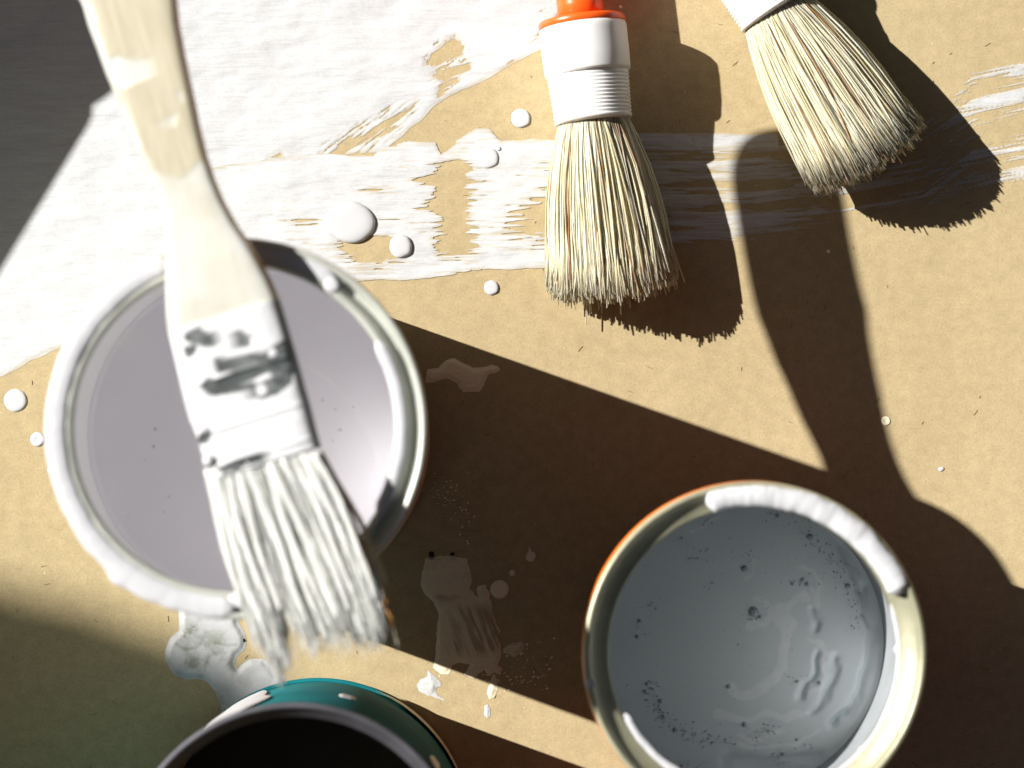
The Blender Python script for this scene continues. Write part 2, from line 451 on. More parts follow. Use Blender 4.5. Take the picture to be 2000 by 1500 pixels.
def print_thick(x, y, v):
    u, w = rot_uv(x, y, 68)
    s = fbm(u / 60, w / 7, 41, 3, 0.6)
    body = smooth(1170, 1200, y) * smooth(1290, 1262, y) * smooth(865, 890, x)
    head = np.exp(-((np.hypot(x - 870, y - 1130) - 36) / 9) ** 2) * 0.7 * smooth(-0.2, 0.4, fbm(x / 25, y / 25, 44))
    t = 0.85 - body * smooth(-0.25, 0.5, s) * 0.95 - head + 0.1 * smooth(5, 0, v) + 0.08 * fbm(x / 12, y / 12, 45)
    return t
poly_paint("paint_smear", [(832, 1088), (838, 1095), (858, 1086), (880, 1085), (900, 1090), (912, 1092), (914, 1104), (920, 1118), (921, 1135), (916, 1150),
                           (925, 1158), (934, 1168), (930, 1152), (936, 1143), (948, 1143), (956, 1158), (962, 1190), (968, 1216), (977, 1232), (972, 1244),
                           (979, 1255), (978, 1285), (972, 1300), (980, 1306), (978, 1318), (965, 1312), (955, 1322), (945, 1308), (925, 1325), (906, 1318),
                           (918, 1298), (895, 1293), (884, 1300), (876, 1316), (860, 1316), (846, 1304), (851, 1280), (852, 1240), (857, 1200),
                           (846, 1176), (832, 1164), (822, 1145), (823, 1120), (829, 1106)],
           BOUNCE_TINT_COAT, "large blotchy bounce-tinted white paint print with a round head in the dark shadow", nse=2.2, nsc=7, thin=print_thick, seed=4)
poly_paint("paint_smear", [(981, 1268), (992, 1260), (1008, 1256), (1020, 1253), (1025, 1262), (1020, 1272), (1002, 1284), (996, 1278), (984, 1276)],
           BOUNCE_TINT_COAT, "small fringed bounce-tinted white smear just right of the blotchy paint print", nse=2.5, nsc=5, thin=lambda x, y, v: 0.6 + 0.5 * fbm(x / 20, y / 4, 50), seed=6)
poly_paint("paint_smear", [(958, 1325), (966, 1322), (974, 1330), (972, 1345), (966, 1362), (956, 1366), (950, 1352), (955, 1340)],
           BOUNCE_TINT_COAT, "short bounce-tinted white paint dab below the blotchy paint print", nse=2.5, nsc=5, thin=lambda x, y, v: 0.7 + 0.4 * fbm(x / 8, y / 4, 52), seed=7)
poly_paint("paint_smear", [(836, 1309), (840, 1312), (858, 1330), (861, 1340), (853, 1341), (850, 1352), (857, 1359), (868, 1368), (852, 1364), (846, 1360), (833, 1358),
                           (818, 1349), (814, 1338), (822, 1326), (834, 1322)],
           STROKE_COAT, "white paint splash with a pointed tail on the sunlit strip between two shadows", nse=1.8, nsc=5, thin=lambda x, y, v: 0.9 + 0 * x, seed=9)
poly_paint("paint_smear", [(946, 1378), (952, 1375), (958, 1386), (957, 1398), (951, 1403), (945, 1396)],
           STROKE_COAT, "small white paint dab on the lower edge of the sunlit strip", nse=1.2, nsc=5, thin=lambda x, y, v: 0.95 + 0 * x, seed=10)

def puddle_thick(x, y, v):
    a = smooth(-0.3, 0.5, fbm(x / 26, y / 26, 60, 4, 0.6)) * np.exp(-((x - 400) / 75) ** 2 - ((y - 1310) / 85) ** 2)
    line = 0.5 * np.exp(-((dist_line(x, y, [(345, 1258), (360, 1268), (380, 1266), (392, 1258)])) / 3.5) ** 2)
    line = line + 0.4 * np.exp(-((dist_line(x, y, [(420, 1255), (440, 1260), (462, 1259)])) / 3) ** 2)
    g = 0.9 * np.exp(-((dist_line(x, y, [(358, 1240), (378, 1226)])) / 7) ** 2) * smooth(-.3, .3, fbm(x / 6, y / 6, 61))
    edge = 0.12 * smooth(6, 0, v)
    return 0.86 - 1.1 * a - line - g + edge + 0.12 * fbm(x / 18, y / 30, 63)
poly_paint("paint_puddle", [(348, 1180), (400, 1170), (462, 1180), (466, 1215), (478, 1240), (482, 1256), (476, 1270), (462, 1282), (458, 1296), (464, 1306),
                            (474, 1296), (490, 1287), (512, 1287), (528, 1300), (540, 1318), (556, 1322), (555, 1335), (520, 1380), (470, 1410), (430, 1412),
                            (432, 1380), (420, 1350), (402, 1330), (385, 1326), (362, 1327), (338, 1316), (323, 1290), (322, 1270), (330, 1248), (350, 1232), (349, 1205)],
           GREY_FILM, "wrinkled grey-white puddle of half dried paint between the largest can and the teal can",
           nse=1.2, nsc=12, thin=puddle_thick, seed=12, zh=4.0, edge=14)

# scattered drops, each its own dome of paint
def drop(px, py, r, h, label, sx=1.0, sy=1.0, rot=0.0, mat=None, z=1.2, wob=0.08, seed=0, lobes=(), dimple=0.0, name="paint_drop", group=None):
    h = h * 0.5
    segs = max(18, int(r * 1.6)); rings = max(5, int(r / 3) + 4)
    a = np.linspace(0, 2 * np.pi, segs, endpoint=False)
    rr = r * (1 + wob * fbm(np.cos(a) * 1.5 + seed, np.sin(a) * 1.5, 70 + seed, 2))
    for la, lw, lh in lobes:
        da = (a - la + np.pi) % (2 * np.pi) - np.pi
        rr = rr + r * lh * np.exp(-(da / lw) ** 2)
    ts = np.linspace(0, 1, rings + 1)
    V = [[0, 0, h * (1 - dimple)]]
    for t in ts[1:]:
        q = t ** 0.8
        zz = h * np.sqrt(max(0, 1 - q ** 5)) - dimple * h * math.exp(-(t / 0.3) ** 2)
        x = rr * q * np.cos(a) * sx; y = rr * q * np.sin(a) * sy
        V += np.stack([x * math.cos(rot) - y * math.sin(rot), x * math.sin(rot) + y * math.cos(rot), np.full(segs, zz)], -1).tolist()
    V = np.array(V) * S
    F = [(0, 1 + k, 1 + (k + 1) % segs) for k in range(segs)]
    for i in range(rings - 1):
        for k in range(segs):
            k2 = (k + 1) % segs; o0 = 1 + i * segs
            F.append((o0 + k, o0 + segs + k, o0 + segs + k2, o0 + k2))
    base = at(px, py, z)
    o = make(name, V + base, F, mat or WET_WHITE, loc=base)
    return tag(o, label, 'paint drop', group)
drop(1017, 231, 19, 7, "round white paint drop on brown paper left of the orange brush's white ferrule")
drop(953, 308, 21, 6, "flat round paint drop lying on the white stroke left of the orange brush", z=2.6)
drop(973, 290, 5, 2.5, "tiny white drop touching a flat round drop on the white stroke", z=2.6)
drop(685, 434, 47, 17, "largest thick white paint blob with a bulge on its left side", z=2.6, sy=0.86, rot=0.0, wob=0.08,
     lobes=[(math.radians(170), 0.35, 0.14), (math.radians(205), 0.22, 0.12), (math.radians(60), 0.5, -0.04)], seed=3)
drop(783, 481, 22.5, 13, "domed white paint drop below right of the largest blob", z=2.6, sy=1.05)
drop(960, 562, 14.5, 6, "white paint drop on bare paper below the horizontal stroke")
drop(30, 782, 22, 6, "white paint drop at the far left edge of the picture", wob=0.05, seed=5)
drop(73, 858, 14, 5, "dimpled white paint drop close to the left side of the largest can", dimple=0.4, seed=6)
drop(100, 918, 7, 3, "small white drop half hidden by the rim of the largest can", seed=7)
BOUNCE_TINT_DROP = simple("bounce_tinted_white_drop", (0.96, 0.84, 0.62), rough=0.4, nscale=300, nstr=0.2, ndist=0.0003)  # white drops, tinted with the same warm bounce from the paper
drop(976, 1151, 18, 3, "larger round bounce-tinted white drop beside the head of the blotchy paint print", mat=BOUNCE_TINT_DROP, wob=0.03, seed=8)
drop(1037, 1087, 10, 2.5, "small bounce-tinted white drop with a thin straight tail above it", mat=BOUNCE_TINT_DROP, dimple=0.3,
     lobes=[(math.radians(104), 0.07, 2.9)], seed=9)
drop(1000, 1119, 6, 2, "tiny bounce-tinted white drop between two larger drops in the shadow", mat=BOUNCE_TINT_DROP, dimple=0.4)
drop(1730, 822, 9, 1.5, "thin pale ring shaped drop on the edge of the long brush handle shadow", mat=BOUNCE_TINT_DROP, dimple=0.5)
drop(1838, 916, 6, 1.5, "tiny oval white drop on sunlit paper above the orange can", sy=0.7, rot=0.4)
drop(1618, 491, 3.5, 1.2, "pinhead sized pale drop inside the upper part of the handle shadow", mat=BOUNCE_TINT_DROP)
drop(1212, 13, 3.5, 1.2, "pinhead sized pale drop beside the orange brush handle", mat=BOUNCE_TINT_DROP)
drop(843, 1083, 6, 1.2, "larger black paint fleck above the head of the blotchy print", mat=DARK_DOT, wob=0.3)
drop(884, 1082, 4, 1, "smaller black paint fleck above the head of the blotchy print", mat=DARK_DOT, wob=0.3, seed=2)
drop(475, 1251, 5, 2, "dark little crumb at the right tip of the grey paint puddle", mat=DARK_DOT, wob=0.4, seed=4)

# very fine spatter: nobody could count it
def spatter():
    parts = []
    def dot(px, py, r, ang=0, e=1.0):
        n = 7; a = np.linspace(0, 2 * np.pi, n, endpoint=False)
        x = r * e * np.cos(a); y = r * np.sin(a)
        b = at(px, py, 0.5)
        V = np.stack([(x * math.cos(ang) - y * math.sin(ang)), (x * math.sin(ang) + y * math.cos(ang)), np.zeros(n)], -1) * S + b
        V = np.concatenate([V, [b + np.array([0, 0, 0.5 * r * S])]])
        parts.append((V, [(k, (k + 1) % n, n) for k in range(n)]))
    for _ in range(60):
        dot(random.gauss(1040, 25), random.gauss(1300, 30), random.choice([0.8, 1, 1.2, 2.2]), 0.4, random.uniform(1, 2))
    for _ in range(45):
        dot(random.gauss(870, 22), random.gauss(960, 22), random.choice([0.8, 1, 1.4]), 0.3, random.uniform(1, 2.4))
    for _ in range(24):
        dot(random.gauss(905, 8), random.gauss(1025, 25), random.choice([0.8, 1, 2.0]))
    for _ in range(35):
        dot(random.gauss(955, 30), random.gauss(1322, 12), random.choice([0.8, 1.2, 2.0]), 0.6, random.uniform(1, 2))
    for _ in range(110):
        dot(random.uniform(0, 2000), random.uniform(0, 1500), random.choice([0.6, 0.8, 1.1]))
    V, F = merge(parts)
    tag(make("paint_spatter", V, F, BOUNCE_TINT_DROP), "fine pale paint spatter dotted across the brown paper", 'spatter', kind='stuff')
spatter()
def fibres():
    parts = []
    for _ in range(170):
        x, y = random.uniform(0, 2000), random.uniform(0, 1500); a = random.uniform(0, math.pi); L = random.uniform(4, 14); cv = random.uniform(-0.06, 0.06)
        pts = [(x + math.cos(a + cv * k) * L * k / 4, y + math.sin(a + cv * k) * L * k / 4) for k in range(5)]
        w = 0.55; V = []
        for (qx, qy) in pts:
            V += [at(qx - math.sin(a) * w, qy + math.cos(a) * w, 0.3), at(qx + math.sin(a) * w, qy - math.cos(a) * w, 0.3), at(qx, qy, 1.1)]
        F = []
        for k in range(4):
            b = 3 * k; F += [(b, b + 2, b + 5, b + 3), (b + 2, b + 1, b + 4, b + 5)]
        parts.append((np.array(V), F))
    V, F = merge(parts)
    tag(make("paper_fibre", V, F, simple("dark_pulp_fibre", (0.22, 0.15, 0.08), rough=0.8)), "short dark pulp fibres scattered on the brown paper", 'fibre', kind='stuff')
fibres()

# ------------------------------------------------------------------ cans
def ring_coat(name, parent, z, segs, th0, th1, rin, rout, hh, mat, seed=0, amp=3.0, drip=(), sink=6):
    """thick irregular paint lying along an arc of a rim (angles in degrees, counter-clockwise)"""
    secs = []
    for i in range(segs + 1):
        f = i / segs; th = math.radians(th0 + (th1 - th0) * f)
        env = min(1, math.sqrt(max(0.0, min(f, 1 - f) * segs / 5.0))) if 0 < f < 1 else 0.02
        env = max(env, 0.02)
        ri = rin + amp * float(fbm(f * segs / 9, 0.3, 80 + seed, 2)); ro = rout + amp * float(fbm(f * segs / 6, 7.3, 84 + seed, 3))
        for dth, dw, dl in drip:
            dd = (math.degrees(th) - dth + 180) % 360 - 180
            ro += dl * math.exp(-(dd / dw) ** 2)
        c = (ri + ro) / 2; w = (ro - ri) / 2 * env; h = hh * env * (1 + 0.18 * float(fbm(f * segs / 7, 3.3, 88 + seed, 2)))
        ring = []
        for k in range(14):
            a = 2 * math.pi * k / 14
            rr = c + w * math.cos(a); zz = z + (h * math.sin(a) if math.sin(a) > 0 else sink * env * math.sin(a))
            ring.append((rr * math.cos(th) * S, rr * math.sin(th) * S, zz * S))
        secs.append(np.array(ring))
    V, F = loft(secs)
    return make(name, V, F, mat, parent)

def can(px, py, h, R, r_open, body_mat, rim_mat, label, surf_z, rbase=None, wall=None, thin=False, cone=False):
    """a paint tin: px, py is where the photograph shows the middle of its rim"""
    base = at(px, py, h); base[2] = 0
    rb = rbase or R - 9
    t = empty("paint_can", base, label, "paint can")
    rt = R - 8
    V, F = lathe([(0.5, 7), (rb - 12, 7), (rb - 8, 2), (rb - 2, 1.5), (rb + 3, 3), (rb + 4.5, 7), (rb + 3, 11), (rb - 1, 13), (rb, 20), ((rb + rt) / 2, h / 2), (rt, h - 26), (rt, h - 14)])
    if cone:
        V, F = lathe([(0.5, 7), (rb - 12, 7), (rb - 8, 2), (rb + 3, 3), (rb + 3, 11), (rb, 20), (R - 12, h * 0.5), (R - 4, h - 120), (R + 0.5, h - 84), (R + 1.5, h - 46), (R + 0.5, h - 22), (R - 4, h - 13)])
    make("body", V, F, body_mat, t)
    V, F = lathe([(rb + 3.2, 2.6), (rb + 6.5, 5), (rb + 7, 9), (rb + 4, 12.5), (rb + 0.6, 13.5)])
    make("bottom_bead", V, F, body_mat if (thin or cone) else TIN_BEAD, t)
    # rim: outer curl, lid channel, inner lip
    pr = [(rt + 0.5, h - 16), (R - 3, h - 13)]
    for k in range(9):
        a = math.radians(-60 + k * 30); pr.append((R - 6 + 6 * math.cos(a), h - 6 + 6 * math.sin(a)))
    if cone: pr += [(R - 13, h - 9), (R - 16, h - 14), (r_open + 4, h - 24), (r_open + 1, h - 25), (r_open, h - 28), (r_open, h - 66), (rt - 2, h - 70)]
    elif thin: pr += [(R - 12, h - 10), (r_open, h - 16), (r_open, h - 28), (rt - 2, h - 34)]
    else: pr += [(R - 14, h - 12), (R - 17, h - 17), (R - 27, h - 18), (R - 30, h - 13)]
    if not (thin or cone): pr += [(R - 32, h - 4), (R - 36, h - 1), (r_open + 2.5, h - 2), (r_open, h - 6), (r_open, h - 28), (r_open + 4, h - 31), (rt - 2, h - 34)]
    V, F = lathe(pr, 200)
    make("rim", V, F, rim_mat, t)
    rw = (R - 20) if cone else (rb + rt) / 2 - 5
    V, F = lathe([(rw, h - (69 if cone else 33)), (rw, h * 0.6), (rw, surf_z - 6)])
    make("inner_wall", V, F, wall or INNER_WHITE, t)
    return t, rw, base

def paint_surface(t, rw, surf_z, h, px, py, mat, fn=None, n=150):
    """disc of liquid paint with its relief; fn(px,py) -> height (units), tone"""
    base = np.array(t.location)
    rs = np.linspace(0, 1, n) ** 0.9 * (rw - 0.5); segs = 300
    a = np.linspace(0, 2 * np.pi, segs, endpoint=False)
    Rr, A = np.meshgrid(rs[1:], a, indexing='ij')
    X = Rr * np.cos(A); Y = Rr * np.sin(A)
    wx = base[0] / S + X; wy = base[1] / S + Y; wz = surf_z
    # pixel position of each surface point (for placing the swirls where the photo shows them)
    P = np.stack([wx * S - CAM_POS.x, wy * S - CAM_POS.y, np.full(wx.shape, wz * S) - CAM_POS.z], -1) @ _R
    qx = 1000 + H * P[..., 0] / -P[..., 2]; qy = 750 - H * P[..., 1] / -P[..., 2]
    if fn: hgt, tone = fn(qx, qy)
    else: hgt, tone = np.zeros_like(X), np.zeros_like(X)
    hgt = hgt + 5 * smooth(rw - 14, rw, Rr) ** 2          # meniscus
    V = np.concatenate([[[0, 0, surf_z * S]], np.stack([X * S, Y * S, (surf_z + hgt) * S], -1).reshape(-1, 3)])
    F = [(0, 1 + k, 1 + (k + 1) % segs) for k in range(segs)]
    m = len(rs) - 1
    for i in range(m - 1):
        o0 = 1 + i * segs
        for k in range(segs):
            k2 = (k + 1) % segs
            F.append((o0 + k, o0 + segs + k, o0 + segs + k2, o0 + k2))
    o = make("paint", V, F, mat, t, attrs={'tone': np.concatenate([[0], tone.ravel()])})
    return o

def liquid(name, col, light, rough=0.25):
    m, n, l, b = mat_new(name)
    c = mix(n, l, attr(n, "tone"), col, light)
    c = mix(n, l, 1.0, c, ramp(n, l, noise(n, l, 35, 3, 0.5), [(0.3, (0.95, 0.955, 0.96)), (0.7, (1, 1, 1))]), 'MULTIPLY')
    l.new(c, b.inputs['Base Color'])
    b.inputs['Roughness'].default_value = rough
    bump(n, l, b, [(noise(n, l, 30, 2, 0.5), 0.1, 0.0015)])
    return m

# --- the largest can, under the flat brush
HL, RL, OL = 816.0, 318.0, 271.0
big_can, rw, bc = can(460, 836, HL, RL, OL, PALE_LABEL, METAL_RIM,
                      "largest open can of white paint, at the left, with the flat brush lying across it", 415, rbase=301)
def film(qx, qy):
    tone = np.zeros_like(qx); hgt = np.zeros_like(qx)
    d = dist_line(qx, qy, [(600, 712), (650, 745), (690, 790), (722, 850), (736, 900)])
    tone += 0.5 * np.exp(-(d / 5) ** 2)
    a = smooth(-0.1, 0.35, fbm(qx / 60, qy / 45, 90, 4)) * smooth(90, 20, np.abs(np.hypot(qx - 470, qy - 836) - 320)) * smooth(320, 240, qx) * smooth(760, 700, qy)
    tone += 0.9 * a
    tone += 0.7 * smooth(0, .3, fbm(qx / 40, qy / 60, 93, 4)) * smooth(215, 165, qx) * smooth(1000, 800, qy)
    hgt += 1.0 * fbm(qx / 120, qy / 120, 91, 2) + 1.5 * tone
    return hgt, np.clip(tone, 0, 1)
LAV = liquid("lavender_white_wet_paint", (0.93, 0.905, 0.97), (0.96, 0.955, 0.97), 0.35)
pl = paint_surface(big_can, rw, 415, HL, 460, 836, LAV, film)
ring_coat("rim_paint", big_can, HL - 2, 220, 112, 270, 281, 317, 6, RAG_COAT, seed=1, amp=1.6,
          drip=[(232, 3.5, 9), (240, 5, 6), (218, 4, 3), (250, 3, 2)], sink=14)
ring_coat("rim_paint", big_can, HL - 3, 90, -31, 32, 264, 287, 6, RAG_COAT, seed=2, amp=1.5, sink=10)
ring_coat("rim_paint", big_can, HL - 6, 50, 55, 112, 278, 308, 3.5, RAG_COAT, seed=5, amp=2, sink=10)
ring_coat("rim_paint", big_can, HL - 3, 20, -93, -72, 268, 300, 6, RAG_COAT, seed=6, amp=3, sink=10)
# white drop sitting on the inner lip
d0 = drop(648, 557, 13, 9, None, z=HL - 1)
d0['label'] = "white paint drop sitting on the upper right rim of the largest can"

# --- right can with orange side
HR, RR_, OR = 632.0, 296.5, 252.0
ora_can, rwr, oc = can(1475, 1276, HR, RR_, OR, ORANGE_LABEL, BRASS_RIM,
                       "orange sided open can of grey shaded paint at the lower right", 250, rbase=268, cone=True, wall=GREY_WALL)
RIB = [([(1478, 1170), (1498, 1178), (1508, 1200), (1490, 1218), (1470, 1222)], 6), ([(1506, 1190), (1530, 1192), (1552, 1180), (1568, 1165)], 8),
       ([(1530, 1195), (1538, 1220), (1535, 1260), (1526, 1300)], 12), ([(1526, 1310), (1512, 1328), (1480, 1345), (1462, 1356), (1445, 1352), (1432, 1340)], 8),
       ([(1580, 1245), (1600, 1262), (1612, 1275), (1632, 1285)], 5), ([(1612, 1275), (1612, 1310), (1600, 1345), (1570, 1370)], 3),
       ([(1588, 1160), (1600, 1180)], 4), ([(1400, 1398), (1450, 1408), (1480, 1398), (1530, 1402), (1570, 1396)], 6),
       ([(1445, 1440), (1470, 1452), (1500, 1445), (1530, 1425)], 4), ([(1350, 1038), (1380, 1032), (1400, 1015), (1410, 1003)], 2.5),
       ([(1560, 1110), (1590, 1115), (1602, 1140), (1598, 1170)], 2.5), ([(1460, 1124), (1476, 1112), (1474, 1096)], 2),
       ([(1690, 1265), (1690, 1320), (1670, 1370), (1648, 1405)], 2.0), ([(1440, 1460), (1500, 1466), (1550, 1448), (1600, 1420)], 3)]
RIDGE = [([(1588, 1190), (1598, 1205), (1597, 1225)], 6, 4), ([(1596, 1285), (1592, 1320), (1575, 1345), (1562, 1362)], 6, 5),
         ([(1630, 1292), (1622, 1330), (1605, 1365), (1586, 1388)], 6, 5), ([(1688, 1150), (1702, 1230), (1700, 1300), (1680, 1350), (1630, 1412)], 8, 6),
         ([(1610, 1010), (1660, 1080), (1690, 1160)], 7, 3), ([(1648, 1385), (1632, 1410)], 4, 5), ([(1420, 1480), (1500, 1495), (1600, 1470)], 10, 3)]
def swirls(qx, qy):
    wx = qx + 11 * fbm(qx / 30, qy / 30, 95, 2); wy = qy + 11 * fbm(qx / 30, qy / 30, 97, 2)
    tone = 0.0 * qx; hgt = 0.6 * fbm(qx / 90, qy / 90, 99, 2)
    for pts, w in RIB:
        d = dist_line(wx, wy, pts); w = w * 1.15 * (1 + 0.5 * fbm(qx / 26, qy / 26, 94, 2)); tone = np.maximum(tone, smooth(w + 2, w - 2, d)); hgt = hgt + 0.2 * smooth(w + 3, w - 3, d)
    for pts, w, dp in RIDGE:
        d = dist_line(wx, wy, pts); hgt = hgt - dp * 1.2 * np.exp(-(d / (w * 1.25)) ** 2); tone = np.where(np.exp(-(d / w) ** 2) > 0.05, tone * (1 - np.exp(-(d / w) ** 2)) - 0.30 * np.exp(-(d / w) ** 2), tone)  # shading of these furrows is put into the colour as a darker tone
    tone = 0.30 + 0.5 * tone * (0.8 + 0.3 * fbm(qx / 12, qy / 12, 98, 2)) + np.minimum(tone, 0) + 0.05 * fbm(qx / 70, qy / 70, 102, 2) - 0.10 * smooth(1560, 1700, qx)
    return hgt, np.clip(tone, 0, 1)
GREY_WET = liquid("grey_white_wet_paint", (0.66, 0.735, 0.76), (0.97, 0.97, 0.97), 0.4)
pr_ = paint_surface(ora_can, rwr, 250, HR, 1475, 1276, GREY_WET, swirls, n=210)
ring_coat("rim_paint", ora_can, HR - 2, 170, 22, 108, 252, 290, 11, RAG_COAT, seed=3, amp=2.0,
          drip=[(70, 5, 4), (60, 4, 4), (48, 6, 5), (34, 6, 3), (28, 4, 3)], sink=46)
ring_coat("rim_paint", ora_can, HR - 28, 60, 205, 247, 239, 255, 4, RAG_COAT, seed=4, amp=2, sink=14)
ring_coat("rim_paint", ora_can, HR - 27, 90, -75, 20, 248, 258, 3, RAG_COAT, seed=9, amp=1.0, sink=14)
def blob_on(parent, th, r, z, rad, hgt):
    a = math.radians(th); n = 14
    V, F = lathe([(rad * math.cos(q), hgt * math.sin(q)) for q in np.linspace(-0.5, math.pi / 2 - 0.02, 7)], n)
    V = V + np.array([r * math.cos(a), r * math.sin(a), z]) * S
    make("paint_bead", V, F, RAG_COAT, parent)
blob_on(ora_can, 190.5, 290, HR - 5, 10, 8); blob_on(ora_can, 13, 268, HR - 30, 8, 6); blob_on(ora_can, -42, 258, HR - 36, 11, 8)
blob_on(ora_can, 1, 255, HR - 42, 9, 5)

# bubbles on the grey paint: hemispherical films, the few big ones single, the froth as one part
def bubble_geo(px, py, r, z, par):
    base = at(px, py, z) - np.array(par.location)
    n = 10 if r < 4 else 18
    prof = [(r * 1.05, -0.8), (r * 0.95, 0.25), (r * 0.75, 0.2 + 0.25 * r), (r * 0.4, 0.2 + 0.36 * r), (0.05, 0.2 + 0.4 * r)]
    V, F = lathe(prof, n)
    return V + base, F
def add_bubbles():
    parts = []
    Z = 251
    def put(x, y, r):
        r *= 0.72
        parts.append(bubble_geo(x, y, r, Z, ora_can))
    for (x, y) in [(1520, 1008), (1552, 1022), (1575, 1040), (1592, 1060), (1610, 1080), (1630, 1100), (1640, 1130), (1655, 1150), (1668, 1180), (1680, 1215)]:
        for _ in range(13):
            put(random.gauss(x, 11), random.gauss(y, 9), random.choice([0.9, 1.1, 1.3, 1.6, 2.2]))
    for (x, y) in [(1263, 1345), (1272, 1362), (1282, 1375), (1290, 1390), (1298, 1405), (1318, 1420), (1335, 1430), (1360, 1438), (1390, 1443), (1420, 1447), (1480, 1436), (1500, 1430)]:
        for _ in range(13):
            put(random.gauss(x, 11), random.gauss(y, 8), random.choice([0.9, 1.1, 1.3, 1.8, 2.4]))
    for (x, y, k) in [(1358, 1095, 10), (1385, 1078, 8), (1455, 1085, 14), (1562, 1138, 16), (1275, 1175, 8), (1252, 1215, 9), (1374, 1147, 4), (1472, 1205, 12), (1262, 1240, 6),
                      (1570, 1455, 10), (1520, 1480, 14), (1375, 1018, 16), (1500, 1425, 12), (1437, 1262, 6), (1550, 1330, 8), (1320, 1500, 14), (1360, 1495, 10)]:
        for _ in range(k):
            put(random.gauss(x, 13), random.gauss(y, 8), random.choice([0.8, 1.0, 1.4, 2.0]))
    for _ in range(260):
        a = random.uniform(0, 2 * math.pi); r = 235 * math.sqrt(random.random())
        put(1440 + r * math.cos(a), 1245 + r * math.sin(a), random.choice([0.6, 0.7, 0.9, 1.2]))
    V, F = merge(parts)
    o = make("froth", V, F, BUB, pr_); o['kind'] = 'stuff'
    for x, y, r in [(1472, 1195, 9), (1454, 1111, 6), (1582, 1049, 6), (1518, 1007, 4), (1656, 1145, 5), (1576, 1142, 3.5), (1567, 1133, 3.5), (1547, 1141, 3),
                    (1484, 1205, 3.5), (1291, 1369, 4.5), (1296, 1400, 3.5), (1319, 1425, 4.5), (1454, 1415, 4.5), (1249, 1213, 3.2), (1245, 1243, 3.2), (1423, 1341, 4),
                    (1600, 1334, 3.6), (1529, 1473, 3.5), (1556, 1394 + 50, 3), (1331, 1051, 2.8), (1264, 1336, 3.2), (1557, 1331, 3), (1313, 1495, 4), (1331, 1496, 3.5)]:
        V, F = bubble_geo(x, y, r, Z, ora_can)
        make("bubble", V, F, BUB, pr_)
BUB = simple("bubble_pit", (0.34, 0.38, 0.40), rough=0.3)
add_bubbles()
def specks():
    parts = []
    for x, y, r in [(303, 838, 4), (300, 872, 4), (330, 970, 3), (283, 898, 2), (630, 782, 3), (665, 840, 3), (655, 800, 2.5), (690, 795, 2.5), (320, 1000, 2), (250, 1010, 2), (650, 860, 2)]:
        b = at(x, y, 417) - np.array(big_can.location)
        V, F = lathe([(r * .7, -0.2), (r * 0.45, 0.6), (0.05, 0.8)], 9); parts.append((V + b, F))
    V, F = merge(parts); o = make("froth", V, F, simple("grey_bubble", (0.55, 0.56, 0.58), rough=0.3), pl); o['kind'] = 'stuff'
specks()

# --- the teal can at the bottom edge
HT, RT, OT = 690.0, 298.0, 272.0
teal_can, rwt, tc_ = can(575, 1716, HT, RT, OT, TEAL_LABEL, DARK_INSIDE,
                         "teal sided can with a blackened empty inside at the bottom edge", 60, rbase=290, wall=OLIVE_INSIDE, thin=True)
for o in teal_can.children:
    if o.name.startswith("rim"):
        o.data.materials[0] = simple("smoky_tin_rim", (0.10, 0.10, 0.115), rough=0.6, metal=0.3, var=0.4, vscale=50, nscale=150, nstr=0.3, ndist=0.0004)
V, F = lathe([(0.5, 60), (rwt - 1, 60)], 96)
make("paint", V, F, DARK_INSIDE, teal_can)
def side_smear(parent, R, th0, th1, z0, z1, mat, seed=0, lift=1.6):
    """a run of paint on the outer wall of a can"""
    n, m = 26, 16; V = []; F = []
    for j in range(m + 1):
        for i in range(n + 1):
            u, v = i / n * 2 - 1, j / m * 2 - 1
            k = math.sqrt(max(0, 1 - v * v * 0.9)) * (1 + 0.25 * float(fbm(v * 2.2, 0.4 + seed, 101 + seed, 2)))
            th = math.radians((th0 + th1) / 2 + (th1 - th0) / 2 * u * k); z = (z0 + z1) / 2 + (z1 - z0) / 2 * v
            r = R + lift * (1 - max(abs(u), abs(v)) ** 4) - 0.2
            V.append((r * math.cos(th) * S, r * math.sin(th) * S, z * S))
    for j in range(m):
        for i in range(n):
            a = j * (n + 1) + i; F.append((a, a + 1, a + n + 2, a + n + 1))
    return make("paint_run", V, F, mat, parent)
GREY_RUN = simple("grey_paint_run", (0.62, 0.61, 0.64), rough=0.35, nscale=120, nstr=0.3, ndist=0.0005)
side_smear(teal_can, 294.5, 104, 128, 30, 640, GREY_RUN, 1, 3)
side_smear(teal_can, 294, 72, 79, 330, 400, GREY_RUN, 2, 3)
side_smear(teal_can, 294.5, 34, 40, 430, 560, GREY_RUN, 3, 3)
CREAM_RUN = simple("cream_paint_run", (0.70, 0.63, 0.45), rough=0.4)
side_smear(teal_can, 296.5, 12, 68, 4, 60, CREAM_RUN, 4, 2)
blob_on(teal_can, 38, 240, HT - 160, 12, 8)

